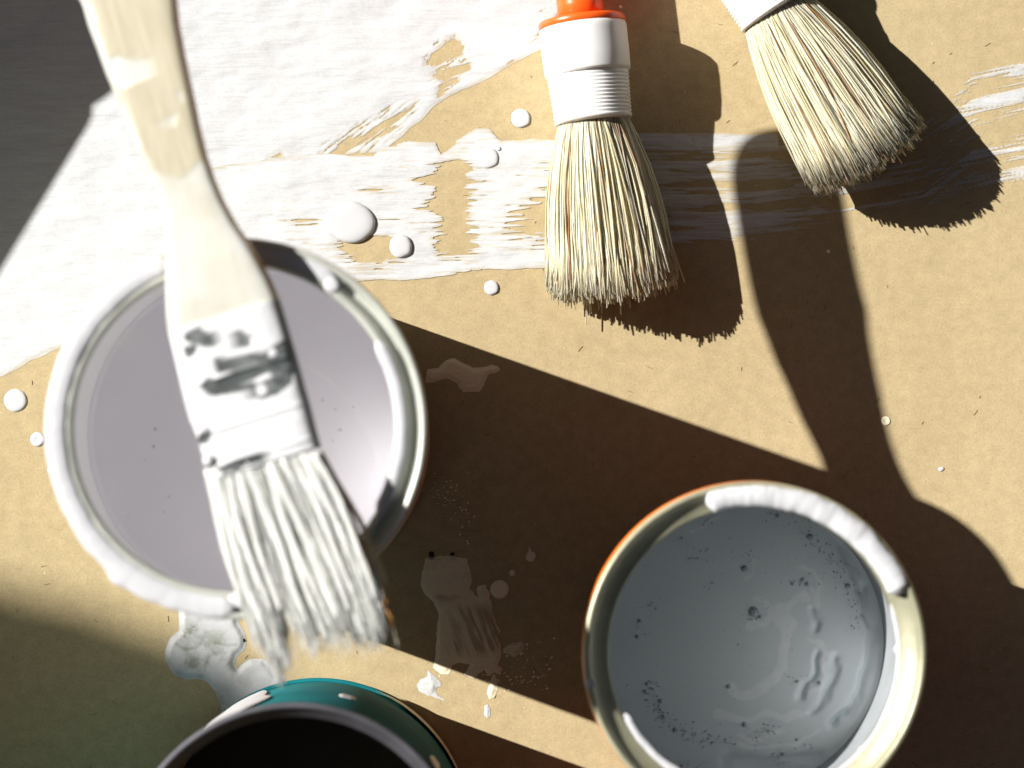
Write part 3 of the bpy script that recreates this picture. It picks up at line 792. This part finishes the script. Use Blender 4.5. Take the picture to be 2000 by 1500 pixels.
# ------------------------------------------------------------------ round brushes
def strands(n, root, tip, seed, base_mid, dirv, wroot, wtip_w, wtip_h, zroot, ztip, L, rad=1.95, stray=0.006, endvar=12, bow=6):
    """bristle tubes in a local frame: y+ = along the brush towards the tips, x across, z up"""
    rng = np.random.default_rng(seed)
    V = []; F = []; T = []; off = 0; segs = 7
    for i in range(n):
        a = rng.uniform(0, 2 * np.pi); r = math.sqrt(rng.uniform(0.0, 1.0))
        if i < n * 0.6: r = math.sqrt(rng.uniform(0.84, 1.0))
        x0 = wroot * r * math.cos(a); z0 = zroot + wroot * 0.96 * r * math.sin(a)
        ja = a + rng.normal(0, 0.12); jr = min(1.03, r + rng.normal(0, 0.045))
        x1 = wtip_w * jr * math.cos(ja); z1 = ztip + wtip_h * jr * math.sin(ja)
        ll = L + rng.normal(0, endvar * 0.75) + -24 * (jr * math.cos(ja)) ** 2 - (1 - jr) * 16 - (0 if rng.random() < 0.9 else 36 * rng.random()) + (0 if rng.random() < 0.93 else 20 * rng.random()) + 2
        if rng.random() < stray:
            x1 += rng.normal(0, 12); z1 += abs(rng.normal(0, 12)); ll += rng.normal(0, 14); 
        cv = rng.normal(0, bow); cz = rng.normal(0, bow * 0.6)
        curl = rng.normal(0, 3.5)
        ts = np.linspace(0, 1, segs)
        flare = ts ** 0.85
        X = x0 + (x1 - x0) * flare + cv * np.sin(np.pi * ts) + curl * ts ** 4
        Z = z0 + (z1 - z0) * flare + cz * np.sin(np.pi * ts)
        Z = np.maximum(Z, 1.8)
        Y = ts * ll - 14
        rr = rad * rng.uniform(0.75, 1.25)
        Rd = rr * np.array([1, 1, 1, 1, .97, .92, .7])
        ph = rng.uniform(0, 2.1)
        for k in range(segs):
            for q in range(3):
                b = ph + q * 2.0944
                V.append((X[k] + Rd[k] * math.cos(b), Y[k], Z[k] + Rd[k] * math.sin(b)))
        for k in range(segs - 1):
            for q in range(3):
                q2 = (q + 1) % 3
                F.append((off + k * 3 + q, off + k * 3 + q2, off + k * 3 + 3 + q2, off + k * 3 + 3 + q))
        F.append((off + (segs - 1) * 3, off + (segs - 1) * 3 + 1, off + (segs - 1) * 3 + 2))
        T += [rng.random()] * (segs * 3); off += segs * 3
    return np.array(V), F, T

def bristle_material():
    m, n, l, b = mat_new("natural_bristle")
    c = ramp(n, l, attr(n, "tone"), [(0.0, (0.70, 0.63, 0.40)), (0.10, (0.86, 0.81, 0.60)), (0.5, (0.93, 0.90, 0.72)), (0.93, (0.97, 0.96, 0.88)), (0.997, (0.50, 0.24, 0.06))])
    l.new(c, b.inputs['Base Color'])
    b.inputs['Roughness'].default_value = 0.5
    b.inputs['Specular IOR Level'].default_value = 0.3
    tr = N(n, "ShaderNodeBsdfTranslucent"); l.new(c, tr.inputs[0])
    mx = N(n, "ShaderNodeMixShader"); mx.inputs[0].default_value = 0.5
    out = n["Material Output"]
    l.new(b.outputs[0], mx.inputs[1]); l.new(tr.outputs[0], mx.inputs[2]); l.new(mx.outputs[0], out.inputs[0])
    return m
BRISTLE = bristle_material()

def round_brush(pbase, ptip, label, seed, roll_ribs=11, ztip=70):
    """pbase: photo position of the ferrule mouth; ptip: middle of the bristle ends"""
    p0 = at(*pbase, 72); p1 = at(*ptip, 60)
    yaw = math.atan2(p1[1] - p0[1], p1[0] - p0[0]) - math.pi / 2
    L = math.hypot(p1[0] - p0[0], p1[1] - p0[1]) / S
    t = empty("round_brush", (p0[0], p0[1], 0), label, "paint brush", "round brushes with white ferrules")
    t.rotation_euler = (0, 0, yaw)
    # bristles
    V, F, T = strands(9000, None, None, seed, None, None, 63, 119, 60, 74, ztip, L + 12)
    o = make("bristles", V * S, F, BRISTLE, t, attrs={'tone': T}); o['kind'] = 'stuff'
    def turned(prof, mat, name, segs=96, zc=76, cap=True):
        secs = []
        a = np.linspace(0, 2 * np.pi, segs, endpoint=False)
        for r, y, *zz in prof:
            z = zz[0] if zz else zc
            secs.append(np.stack([r * np.cos(a), np.full(segs, y), z + r * np.sin(a)], -1) * S)
        Vv, Ff = loft(secs, cap)
        return make(name, Vv, Ff, mat, t)
    prof = [(66, 4, 75), (70, 2, 75), (73.5, 2.5, 75), (75.5, -1, 76), (75.8, -4, 77)]
    y = -6
    for k in range(roll_ribs):
        r = 74.8 + k * 0.35; z = r + 1.5
        prof += [(r - 1.4, y, z), (r - 1.6, y - 2, z), (r + 0.7, y - 4.0, z), (r + 0.9, y - 6.0, z)]; y -= 7.2
    prof += [(78.0, y - 2, 80), (78.4, y - 4, 81), (82.6, y - 6, 84), (83.2, y - 9, 84.5), (84.6, y - 40, 86), (85.0, y - 84, 87), (85.0, y - 92, 87), (83.5, y - 97, 87), (80, y - 99, 87), (40, y - 99.5, 87)]
    turned(prof, WHITE_PLASTIC, "ferrule")
    yy = y - 99.8
    turned([(30, yy + 3, 87), (82.5, yy + 2.5, 87), (84.5, yy, 87), (84.5, yy - 8, 87), (82, yy - 12, 87), (70, yy - 14, 87), (46, yy - 16, 87)], ORANGE_PLASTIC, "collar")
    turned([(45, yy - 12, 87), (44.5, yy - 40, 87), (45, yy - 150, 86), (52, yy - 260, 82), (60, yy - 380, 78), (58, yy - 500, 70), (48, yy - 620, 62), (38, yy - 720, 52), (34, yy - 780, 47), (24, yy - 806, 46), (8, yy - 815, 46)],
           ORANGE_PLASTIC, "handle")
    return t
round_brush((1159, 236), (1199, 571), "round brush with orange handle and white ribbed ferrule lying upright in the picture", 11)
round_brush((1513, 22), (1698, 322), "round brush at the upper right, cut off above its ferrule, bristles pointing down right", 23, ztip=92)

# ------------------------------------------------------------------ flat brush lying across the largest can
ZB = 857.0
ORG = at(438, 627, ZB)                      # middle of the ferrule's upper edge
TIPD = at(518, 898, ZB) - ORG
YAW = math.atan2(TIPD[1], TIPD[0]) + math.pi / 2
ROLL = math.radians(-10)
def loc2(px, py):
    """photo point on the brush plane -> local x (across), y (up the handle) in units"""
    p = (at(px, py, ZB) - ORG) / S
    c, s = math.cos(-YAW), math.sin(-YAW)
    return (p[..., 0] * c - p[..., 1] * s) / math.cos(ROLL), p[..., 0] * s + p[..., 1] * c
flat = empty("flat_brush", ORG, "paint caked flat brush with a wooden handle lying across the largest can", "paint brush")
flat.rotation_mode = 'QUATERNION'
from mathutils import Quaternion
flat.rotation_quaternion = Quaternion((0, 0, 1), YAW) @ Quaternion((0, 1, 0), ROLL)

# outline of the handle: (left px, right px at matching height)
EL = [(153, 0), (175, 50), (194, 100), (212, 150), (230, 190), (250, 240), (268, 285), (290, 330), (308, 370), (320, 410), (325, 460), (326, 510), (326, 560), (327, 610), (332, 652)]
ER = [(345, 0), (350, 50), (360, 105), (370, 155), (380, 200), (390, 250), (402, 300), (418, 350), (437, 395), (462, 440), (490, 480), (510, 515), (528, 548), (542, 580), (549, 604)]
def interp_edge(E):
    xs, ys = loc2(np.array([e[0] for e in E], float), np.array([e[1] for e in E], float))
    o = np.argsort(ys); return ys[o], xs[o]
ly, lx = interp_edge(EL); ry, rx = interp_edge(ER)
TOPY = min(ly[-1], ry[-1]); ENDY = TOPY + 372
def edges(y):
    if y <= TOPY:
        return float(np.interp(y, ly, lx)), float(np.interp(y, ry, rx))
    a = float(np.interp(TOPY, ly, lx)); b = float(np.interp(TOPY, ry, rx))
    f = (y - TOPY) / (ENDY - TOPY)
    c = (a + b) / 2 + 26 * smooth(0, 1, f); w = (b - a) / 2 * (1 - 0.02 * f)
    if f > 0.66: w *= math.sqrt(max(0.0004, 1 - ((f - 0.66) / 0.34) ** 2))
    return c - w, c + w
def superell(w, t, n, e):
    a = np.linspace(0, 2 * np.pi, n, endpoint=False)
    c, s = np.cos(a), np.sin(a)
    return w * np.sign(c) * np.abs(c) ** (2 / e), t * np.sign(s) * np.abs(s) ** (2 / e), a
secs = []; paint_a = []; side_a = []
M = 160
def poly_local(pts):
    x, y = loc2(np.array([p[0] for p in pts], float), np.array([p[1] for p in pts], float))
    return list(zip(x, y))
SPOT1 = poly_local([(215, 120), (235, 112), (262, 118), (285, 122), (298, 140), (293, 155), (270, 162), (245, 172), (228, 165)])
SPOT2 = poly_local([(322, 240), (338, 228), (352, 224), (354, 236), (345, 252), (330, 255)])
SPOT3 = poly_local([(350, 185), (362, 180), (368, 200), (358, 205)])
WASH = poly_local([(150, -10), (175, -10), (205, 80), (240, 180), (300, 335), (360, 348), (395, 318), (420, 340), (560, 600), (300, 680), (300, 420), (130, 0)])
seal = poly_local([(325, 640), (330, 655), (550, 612), (550, 596)])
for y in np.concatenate([np.linspace(-14, TOPY, 190), np.linspace(TOPY + 2, ENDY, 90)]):
    a, b = edges(max(y, 2))
    w = (b - a) / 2; c = (a + b) / 2
    th = 21 + 5 * math.exp(-((y - 30) / 120) ** 2)
    if y > ENDY - 60: th *= math.sqrt(max(0.02, 1 - ((y - ENDY + 60) / 60.5) ** 2))
    x, z, an = superell(w, th, M, 6.5)
    secs.append(np.stack([x + c, np.full(M, y), z], -1) * S)
    X = x + c
    pa = np.maximum.reduce([smooth(-3, 3, sdf_poly(X, y + 0 * X, SPOT1) + 5 * fbm(X / 14, y / 14 + 0 * X, 111)), 0.75 * smooth(-4, 4, sdf_poly(X, y + 0 * X, SPOT2) + 4 * fbm(X / 10, y / 10 + 0 * X, 112)),
                            0.6 * smooth(-4, 4, sdf_poly(X, y + 0 * X, SPOT3)), 0.7 * smooth(-5, 6, sdf_poly(X, y + 0 * X, WASH) + 8 * fbm(X / 25, y / 25 + 0 * X, 113)),
                            smooth(-2, 3, sdf_poly(X, y + 0 * X, seal) + 2 * fbm(X / 10, y / 10 + 0 * X, 116))])
    pa = pa * (0.65 + 0.6 * smooth(-0.6, 0.5, fbm(X / 40, y / 60 + 0 * X, 114)))
    pa = np.maximum(pa, 0.8 * smooth(0.93, 0.98, -x / w) * smooth(TOPY + 60, TOPY - 200, y))
    sd = smooth(0.972, 0.99, x / w) * (0.75 + 0.5 * fbm(y / 14 + 0 * X, X / 30, 117))
    paint_a.append(np.clip(pa * (1 - sd), 0, 1)); side_a.append(np.clip(sd + (z < -th * 0.6), 0, 1))
V, F = loft(secs)
def handle_material():
    m, n, l, b = mat_new("brush_handle_wood")
    grain = noise(n, l, 90, 5, 0.6, stretch=(8, 0.6, 4))
    wood = ramp(n, l, grain, [(0.3, (0.34, 0.30, 0.205)), (0.7, (0.47, 0.435, 0.325))])
    c = mix(n, l, attr(n, "paint"), wood, (0.50, 0.51, 0.485))
    c = mix(n, l, attr(n, "bare"), c, (0.36, 0.23, 0.09))
    l.new(c, b.inputs['Base Color']); b.inputs['Roughness'].default_value = 0.4
    bump(n, l, b, [(attr(n, "paint"), 0.4, 0.0004), (grain, 0.15, 0.0002)])
    return m
make("handle", V, F, handle_material(), flat, attrs={'paint': np.concatenate(paint_a), 'bare': np.concatenate(side_a)})

# ferrule: folded metal band with embossed lines, mostly buried in paint
FL = [(332, 648), (345, 705), (360, 770), (374, 822), (385, 846), (395, 880), (410, 920)]
FR = [(549, 602), (565, 655), (580, 705), (592, 750), (605, 795), (616, 840), (629, 886)]
fly, flx = interp_edge(FL); fry, frx = interp_edge(FR)
FY0 = 0.5 * (fly[0] + fry[0])
DARK = [poly_local(p) for p in (
    [(370, 655), (400, 640), (405, 652), (440, 660), (445, 672), (415, 674), (398, 670), (385, 664), (372, 662)],
    [(460, 662), (468, 652), (480, 650), (495, 662), (498, 672), (480, 676), (462, 672)],
    [(502, 640), (512, 635), (522, 642), (520, 650), (508, 652)],
    [(430, 705), (500, 698), (530, 690), (565, 668), (572, 690), (580, 730), (575, 752), (552, 768), (525, 778), (500, 770), (480, 762), (455, 768), (418, 768), (406, 755), (412, 746), (438, 742), (446, 735), (432, 715)],
    [(374, 682), (390, 680), (384, 694), (376, 692)],
    [(437, 914), (470, 900), (515, 885), (523, 898), (480, 910), (452, 922)],
    [(400, 850), (416, 838), (420, 852), (412, 862), (394, 862)],
    [(404, 905), (420, 905), (418, 922), (408, 925)])]
LIGHT = [poly_local(p) for p in (circ(522, 762, 10), [(468, 720), (480, 722), (490, 745), (478, 752)], [(500, 745), (535, 728), (545, 735), (515, 750)], circ(542, 690, 8), [(500, 628), (520, 622), (540, 640), (530, 660), (505, 655), (490, 640)])]
secs = []; pa_ = []
M2 = 200
for y in np.linspace(7, FY0 - 2, 190):
    a = float(np.interp(y, fly, flx)); b = float(np.interp(y, fry, frx))
    w = (b - a) / 2; c = (a + b) / 2
    f = (y - 7) / (FY0 - 9)
    emb = 0
    for fe in (0.38, 0.70, 0.93):
        emb += 2.2 * math.exp(-((f - fe) / 0.012) ** 2)
    th = 31 - 3 * f + emb
    x, z, an = superell(w, th, M2, 5)
    X = x + c; Yv = y + 0 * X
    d = np.full(M2, -99.0)
    for P in DARK: d = np.maximum(d, sdf_poly(X, Yv, P))
    d = d + 4.0 + 4.5 * fbm(X / 12, Yv / 12, 121, 3)
    for P in LIGHT: d = np.minimum(d, -sdf_poly(X, Yv, P) + 2 * fbm(X / 8, Yv / 8, 122))
    dark = smooth(-1.5, 2.5, d) * (z > 0)
    dark = dark * (0.86 + 0.14 * smooth(-.4, .3, fbm(X / 16, Yv / 10, 125)))
    dark = np.maximum(dark, smooth(0.965, 0.985, x / w) * 0.95)
    coat = (1 - dark)
    z = z + np.where(z > 0, coat * (1.2 + 0.9 * fbm(X / 22, Yv / 22, 123)), 0)
    secs.append(np.stack([X, Yv, z], -1) * S); pa_.append(coat)
V, F = loft(secs)
def ferrule_material():
    m, n, l, b = mat_new("painted_ferrule")
    met = ramp(n, l, noise(n, l, 120, 4, 0.6), [(0.3, (0.010, 0.016, 0.016)), (0.7, (0.045, 0.055, 0.055))])
    c = mix(n, l, attr(n, "paint"), met, (0.55, 0.555, 0.575))
    l.new(c, b.inputs['Base Color']); b.inputs['Roughness'].default_value = 0.35
    bump(n, l, b, [(attr(n, "paint"), 0.4, 0.0003), (noise(n, l, 150, 4, 0.6, stretch=(0.5, 2, 1)), 0.2, 0.0004)]); b.inputs['Roughness'].default_value = 0.55
    return m
make("ferrule", V, F, ferrule_material(), flat, attrs={'paint': np.concatenate(pa_)})
lx_, ly_ = loc2(np.array([415.0]), np.array([898.0]))
Vb, Fb = lathe([(10 * math.cos(q), 7 * math.sin(q)) for q in np.linspace(-0.4, math.pi / 2 - 0.02, 7)], 18)
make("paint_bead", Vb + np.array([lx_[0], ly_[0], 31]) * S, Fb, RAG_COAT, flat)

# bristle clumps stuck together with paint
CLUMP = None
def clump_material(name, c0, c1):
    m, n, l, b = mat_new(name)
    g = noise(n, l, 160, 5, 0.6, stretch=(5, 0.5, 3))
    l.new(ramp(n, l, g, [(0.25, c0), (0.6, c1)]), b.inputs['Base Color'])
    b.inputs['Roughness'].default_value = 0.4
    bump(n, l, b, [(noise(n, l, 260, 4, 0.6, stretch=(6, 0.35, 4)), 0.8, 0.0009)])
    return m
CLUMP = clump_material("paint_caked_bristle", (0.60, 0.61, 0.575), (0.68, 0.69, 0.665))
CLUMP_O = clump_material("bare_orange_brown_bristle", (0.45, 0.17, 0.03), (0.66, 0.34, 0.10))
CLUMP_D = clump_material("bare_straw_bristle", (0.50, 0.46, 0.28), (0.70, 0.66, 0.48))
rngb = np.random.default_rng(31)
def clump(root, tip, mid, z0, z1, r0, r1, mat, seed, name="bristle_clump"):
    rx0, ry0 = [float(q) for q in loc2(np.array(float(root[0])), np.array(float(root[1])))]
    tx, ty = [float(q) for q in loc2(np.array(float(tip[0])), np.array(float(tip[1])))]
    mx_, my_ = [float(q) for q in loc2(np.array(float(mid[0])), np.array(float(mid[1])))]
    secs = []; n = 26; m = 22
    for k in range(n):
        t = k / (n - 1)
        x = (1 - t) ** 2 * rx0 + 2 * t * (1 - t) * mx_ + t * t * tx
        y = (1 - t) ** 2 * ry0 + 2 * t * (1 - t) * my_ + t * t * ty
        z = z0 + (z1 - z0) * t + 2.5 * math.sin(t * 7 + seed)
        x += 1.5 * math.sin(t * 9 + seed * 1.7)
        r = r0 + (r1 - r0) * t
        if t > 0.86: r *= max(0.12, math.sqrt(max(0, 1 - ((t - 0.86) / 0.142) ** 2)))
        a = np.linspace(0, 2 * np.pi, m, endpoint=False)
        rr = r * (1 + 0.22 * vnoise(a * 1.9 + seed * 3.1, t * 3.5 + 0 * a, 131) + 0.12 * vnoise(a * 5 + seed, t * 2 + 0 * a, 133))
        rr[-1] = (rr[-2] + rr[0]) / 2
        secs.append(np.stack([x + rr * np.cos(a), np.full(m, y), z + rr * 0.36 * np.sin(a)], -1) * S)
    V, F = loft(secs)
    return make(name, V, F, mat, flat)
def ferr_mouth(f):      # photo position along the ferrule mouth, f = 0 left .. 1 right
    return (414 + 212 * f, 912 - 30 * f)
# tips measured along the brush edge, left to right
TIPS = [(0.00, 505, 1270, 440, 1080), (0.04, 530, 1300, 452, 1100), (0.08, 545, 1318, 468, 1110), (0.13, 556, 1306, 480, 1110), (0.18, 560, 1290, 494, 1100),
        (0.24, 552, 1268, 505, 1090), (0.30, 592, 1262, 530, 1090), (0.34, 606, 1270, 545, 1080), (0.39, 622, 1264, 560, 1080), (0.45, 640, 1258, 578, 1070),
        (0.50, 652, 1252, 592, 1070), (0.55, 664, 1246, 606, 1070), (0.60, 676, 1244, 620, 1060), (0.65, 690, 1240, 632, 1060), (0.70, 700, 1256, 648, 1060),
        (0.75, 714, 1262, 655, 1050), (0.80, 727, 1258, 665, 1050), (0.85, 738, 1252, 678, 1050), (0.90, 744, 1236, 690, 1045), (0.95, 742, 1215, 700, 1040)]
for i, (f, tx, ty, mx_, my_) in enumerate(TIPS):
    clump(ferr_mouth(f), (tx, ty - 22), (mx_, my_), 14, 2 + rngb.uniform(-2.5, 2.5), 13.5, 9 if i < 6 else 11.5, CLUMP, i * 1.37)
for i in range(len(TIPS) - 1):
    A_, B_ = TIPS[i], TIPS[i + 1]
    if i == 5: continue
    w_ = rngb.uniform(0.35, 0.65); f, tx, ty, mx_, my_ = [a + (b - a) * w_ for a, b in zip(A_, B_)]
    clump(ferr_mouth(f), (tx, ty - 22 - rngb.uniform(0, 26)), (mx_, my_), 15, 3, 9, 6.5, CLUMP, 120 + i * 1.9)
for i, (f, tx, ty, mx_, my_) in enumerate(TIPS[1::2]):
    clump(ferr_mouth(f + 0.02), (tx + rngb.uniform(-8, 2), ty - rngb.uniform(25, 80)), (mx_ + 6, my_), 24, 12, 6.5, 4.5, CLUMP, 40 + i * 2.1)
for i, (f, tx, ty, mx_, my_) in enumerate(TIPS[2:-2:2]):
    clump(ferr_mouth(f), (tx, ty - 42), (mx_ + 4, my_), -14, -16, 11, 8, CLUMP_D, 70 + i)
clump(ferr_mouth(0.985), (756, 1190), (682, 1006), 10, 4, 6, 9, CLUMP_O, 91)
clump(ferr_mouth(1.0), (766, 1225), (694, 1015), 6, 0, 5, 7, CLUMP_O, 92)
clump(ferr_mouth(0.99), (776, 1272), (712, 1060), -6, -12, 4, 5, CLUMP_D, 93)
clump(ferr_mouth(0.985), (752, 1148), (700, 1010), -16, -26, 4, 5, CLUMP_D, 94)
def fine_hairs():
    parts = []; T = []
    for i in range(420):
        f = rngb.uniform(0.0, 1.0); k = min(len(TIPS) - 1, int(f * len(TIPS))); _, tx, ty, mx_, my_ = TIPS[k]
        rx0, ry0 = [float(q) for q in loc2(np.array(ferr_mouth(f)[0]), np.array(ferr_mouth(f)[1]))]
        ex, ey = [float(q) for q in loc2(np.array(tx + rngb.normal(2, 8)), np.array(ty + rngb.normal(0, 14)))]
        ax, ay = [float(q) for q in loc2(np.array(float(mx_)), np.array(float(my_)))]
        z0 = rngb.uniform(5, 26); z1 = rngb.uniform(-12, 16)
        secs = []
        for q in range(8):
            t = q / 7
            x = (1 - t) ** 2 * rx0 + 2 * t * (1 - t) * ax + t * t * ex; y = (1 - t) ** 2 * ry0 + 2 * t * (1 - t) * ay + t * t * ey
            z = z0 + (z1 - z0) * t; r = 1.7 * (1 - 0.5 * t)
            secs.append(np.array([(x + r * math.cos(b), y, z + r * math.sin(b)) for b in (0, 2.09, 4.19)]) * S)
        parts.append(loft(secs, False))
    V, F = merge(parts)
    o = make("bristles", V, F, CLUMP, flat); o['kind'] = 'stuff'
fine_hairs()

# ------------------------------------------------------------------ added unseen blockers, shaped to cast shadows into the picture
def blocker(px, py, h, edge_dir, w, d, label, name="blocker_box"):  # added unseen box, placed only for the shadow it throws
    """corner of the carton's top at ground position px,py; edge_dir = direction (image axes) of one top edge"""
    L = math.hypot(*edge_dir); ex, ey = edge_dir[0] / L, -edge_dir[1] / L
    fx, fy = -ey, ex
    c = np.array([(px - 1000) * S, (750 - py) * S, 0])
    e = np.array([ex, ey, 0]); f = np.array([fx, fy, 0])
    if f[0] > 0: f = -f
    base = c + e * w * S / 2 + f * d * S / 2; base[2] = 0.0015
    t = empty(name, base, label, "box")
    rad = 60; prof = []
    for cx, cy, a0 in ((1, 1, 0), (-1, 1, 90), (-1, -1, 180), (1, -1, 270)):
        for k in range(6):
            a = math.radians(a0 + k * 18); prof.append((cx * (w / 2 - rad) + rad * math.cos(a), cy * (d / 2 - rad) + rad * math.sin(a)))
    p = np.array(prof); ring = lambda z, s=1.0: np.array([e * x * s * S + f * y * s * S + np.array([0, 0, z * S]) for x, y in p])
    V, F = loft([ring(0), ring(h - 60)]); make("body", V, F, BLOCKER_CARD, t)
    V, F = loft([ring(h - 58, 1.012), ring(h - 4, 1.012), ring(h, 1.0)]); make("blocker_lid", V, F, BLOCKER_CARD, t)
    return t
def back(px, py, h): return px - 1.45 * h, py - 0.537 * h
hA = 620
cx_, cy_ = back(202, 200, hA)
blocker(cx_, cy_, hA, (-190, 320), 700, 500, "added unseen carton standing left of the picture, its shadow on the white coat")
cx_, cy_ = back(262, 160, 700)
blocker(cx_, cy_, 700, (-63, 44), 560, 620, "second added carton beyond the upper left corner of the picture")
def shade_post(px, py, dist, w, label):  # added unseen upright, placed only for its soft shadow
    """added square post whose top casts its shadow to px, py on the paper"""
    v = np.array(SUN_V); h = dist * -v[2]
    c = np.array([(px - 1000) * S, (750 - py) * S, 0]) - np.array([v[0], v[1], 0]) * dist * S
    c[2] = -0.004
    t = empty("blocker_post", c, label, "shade_post")
    a = math.atan2(v[1], v[0]); cs, sn = math.cos(a), math.sin(a)
    def ring(k, z):
        q = [(-1, -1), (-.86, -1.06), (.86, -1.06), (1, -1), (1.06, -.86), (1.06, .86), (1, 1), (.86, 1.06), (-.86, 1.06), (-1, 1), (-1.06, .86), (-1.06, -.86)]
        return np.array([((x * cs - y * sn) * k * S, (x * sn + y * cs) * k * S, z * S) for x, y in q])
    V, F = loft([ring(w / 2, 0), ring(w / 2, h - 60)]); make("blocker_shaft", V, F, BLOCKER_WOOD, t)
    V, F = loft([ring(w / 2 + 18, h - 59), ring(w / 2 + 18, h - 20), ring(w / 2 - 30, h)]); make("cap", V, F, BLOCKER_WOOD, t)
shade_post(330, 1500, 13500, 430, "added unseen post far off to the left, its soft shadow in the lower left corner")
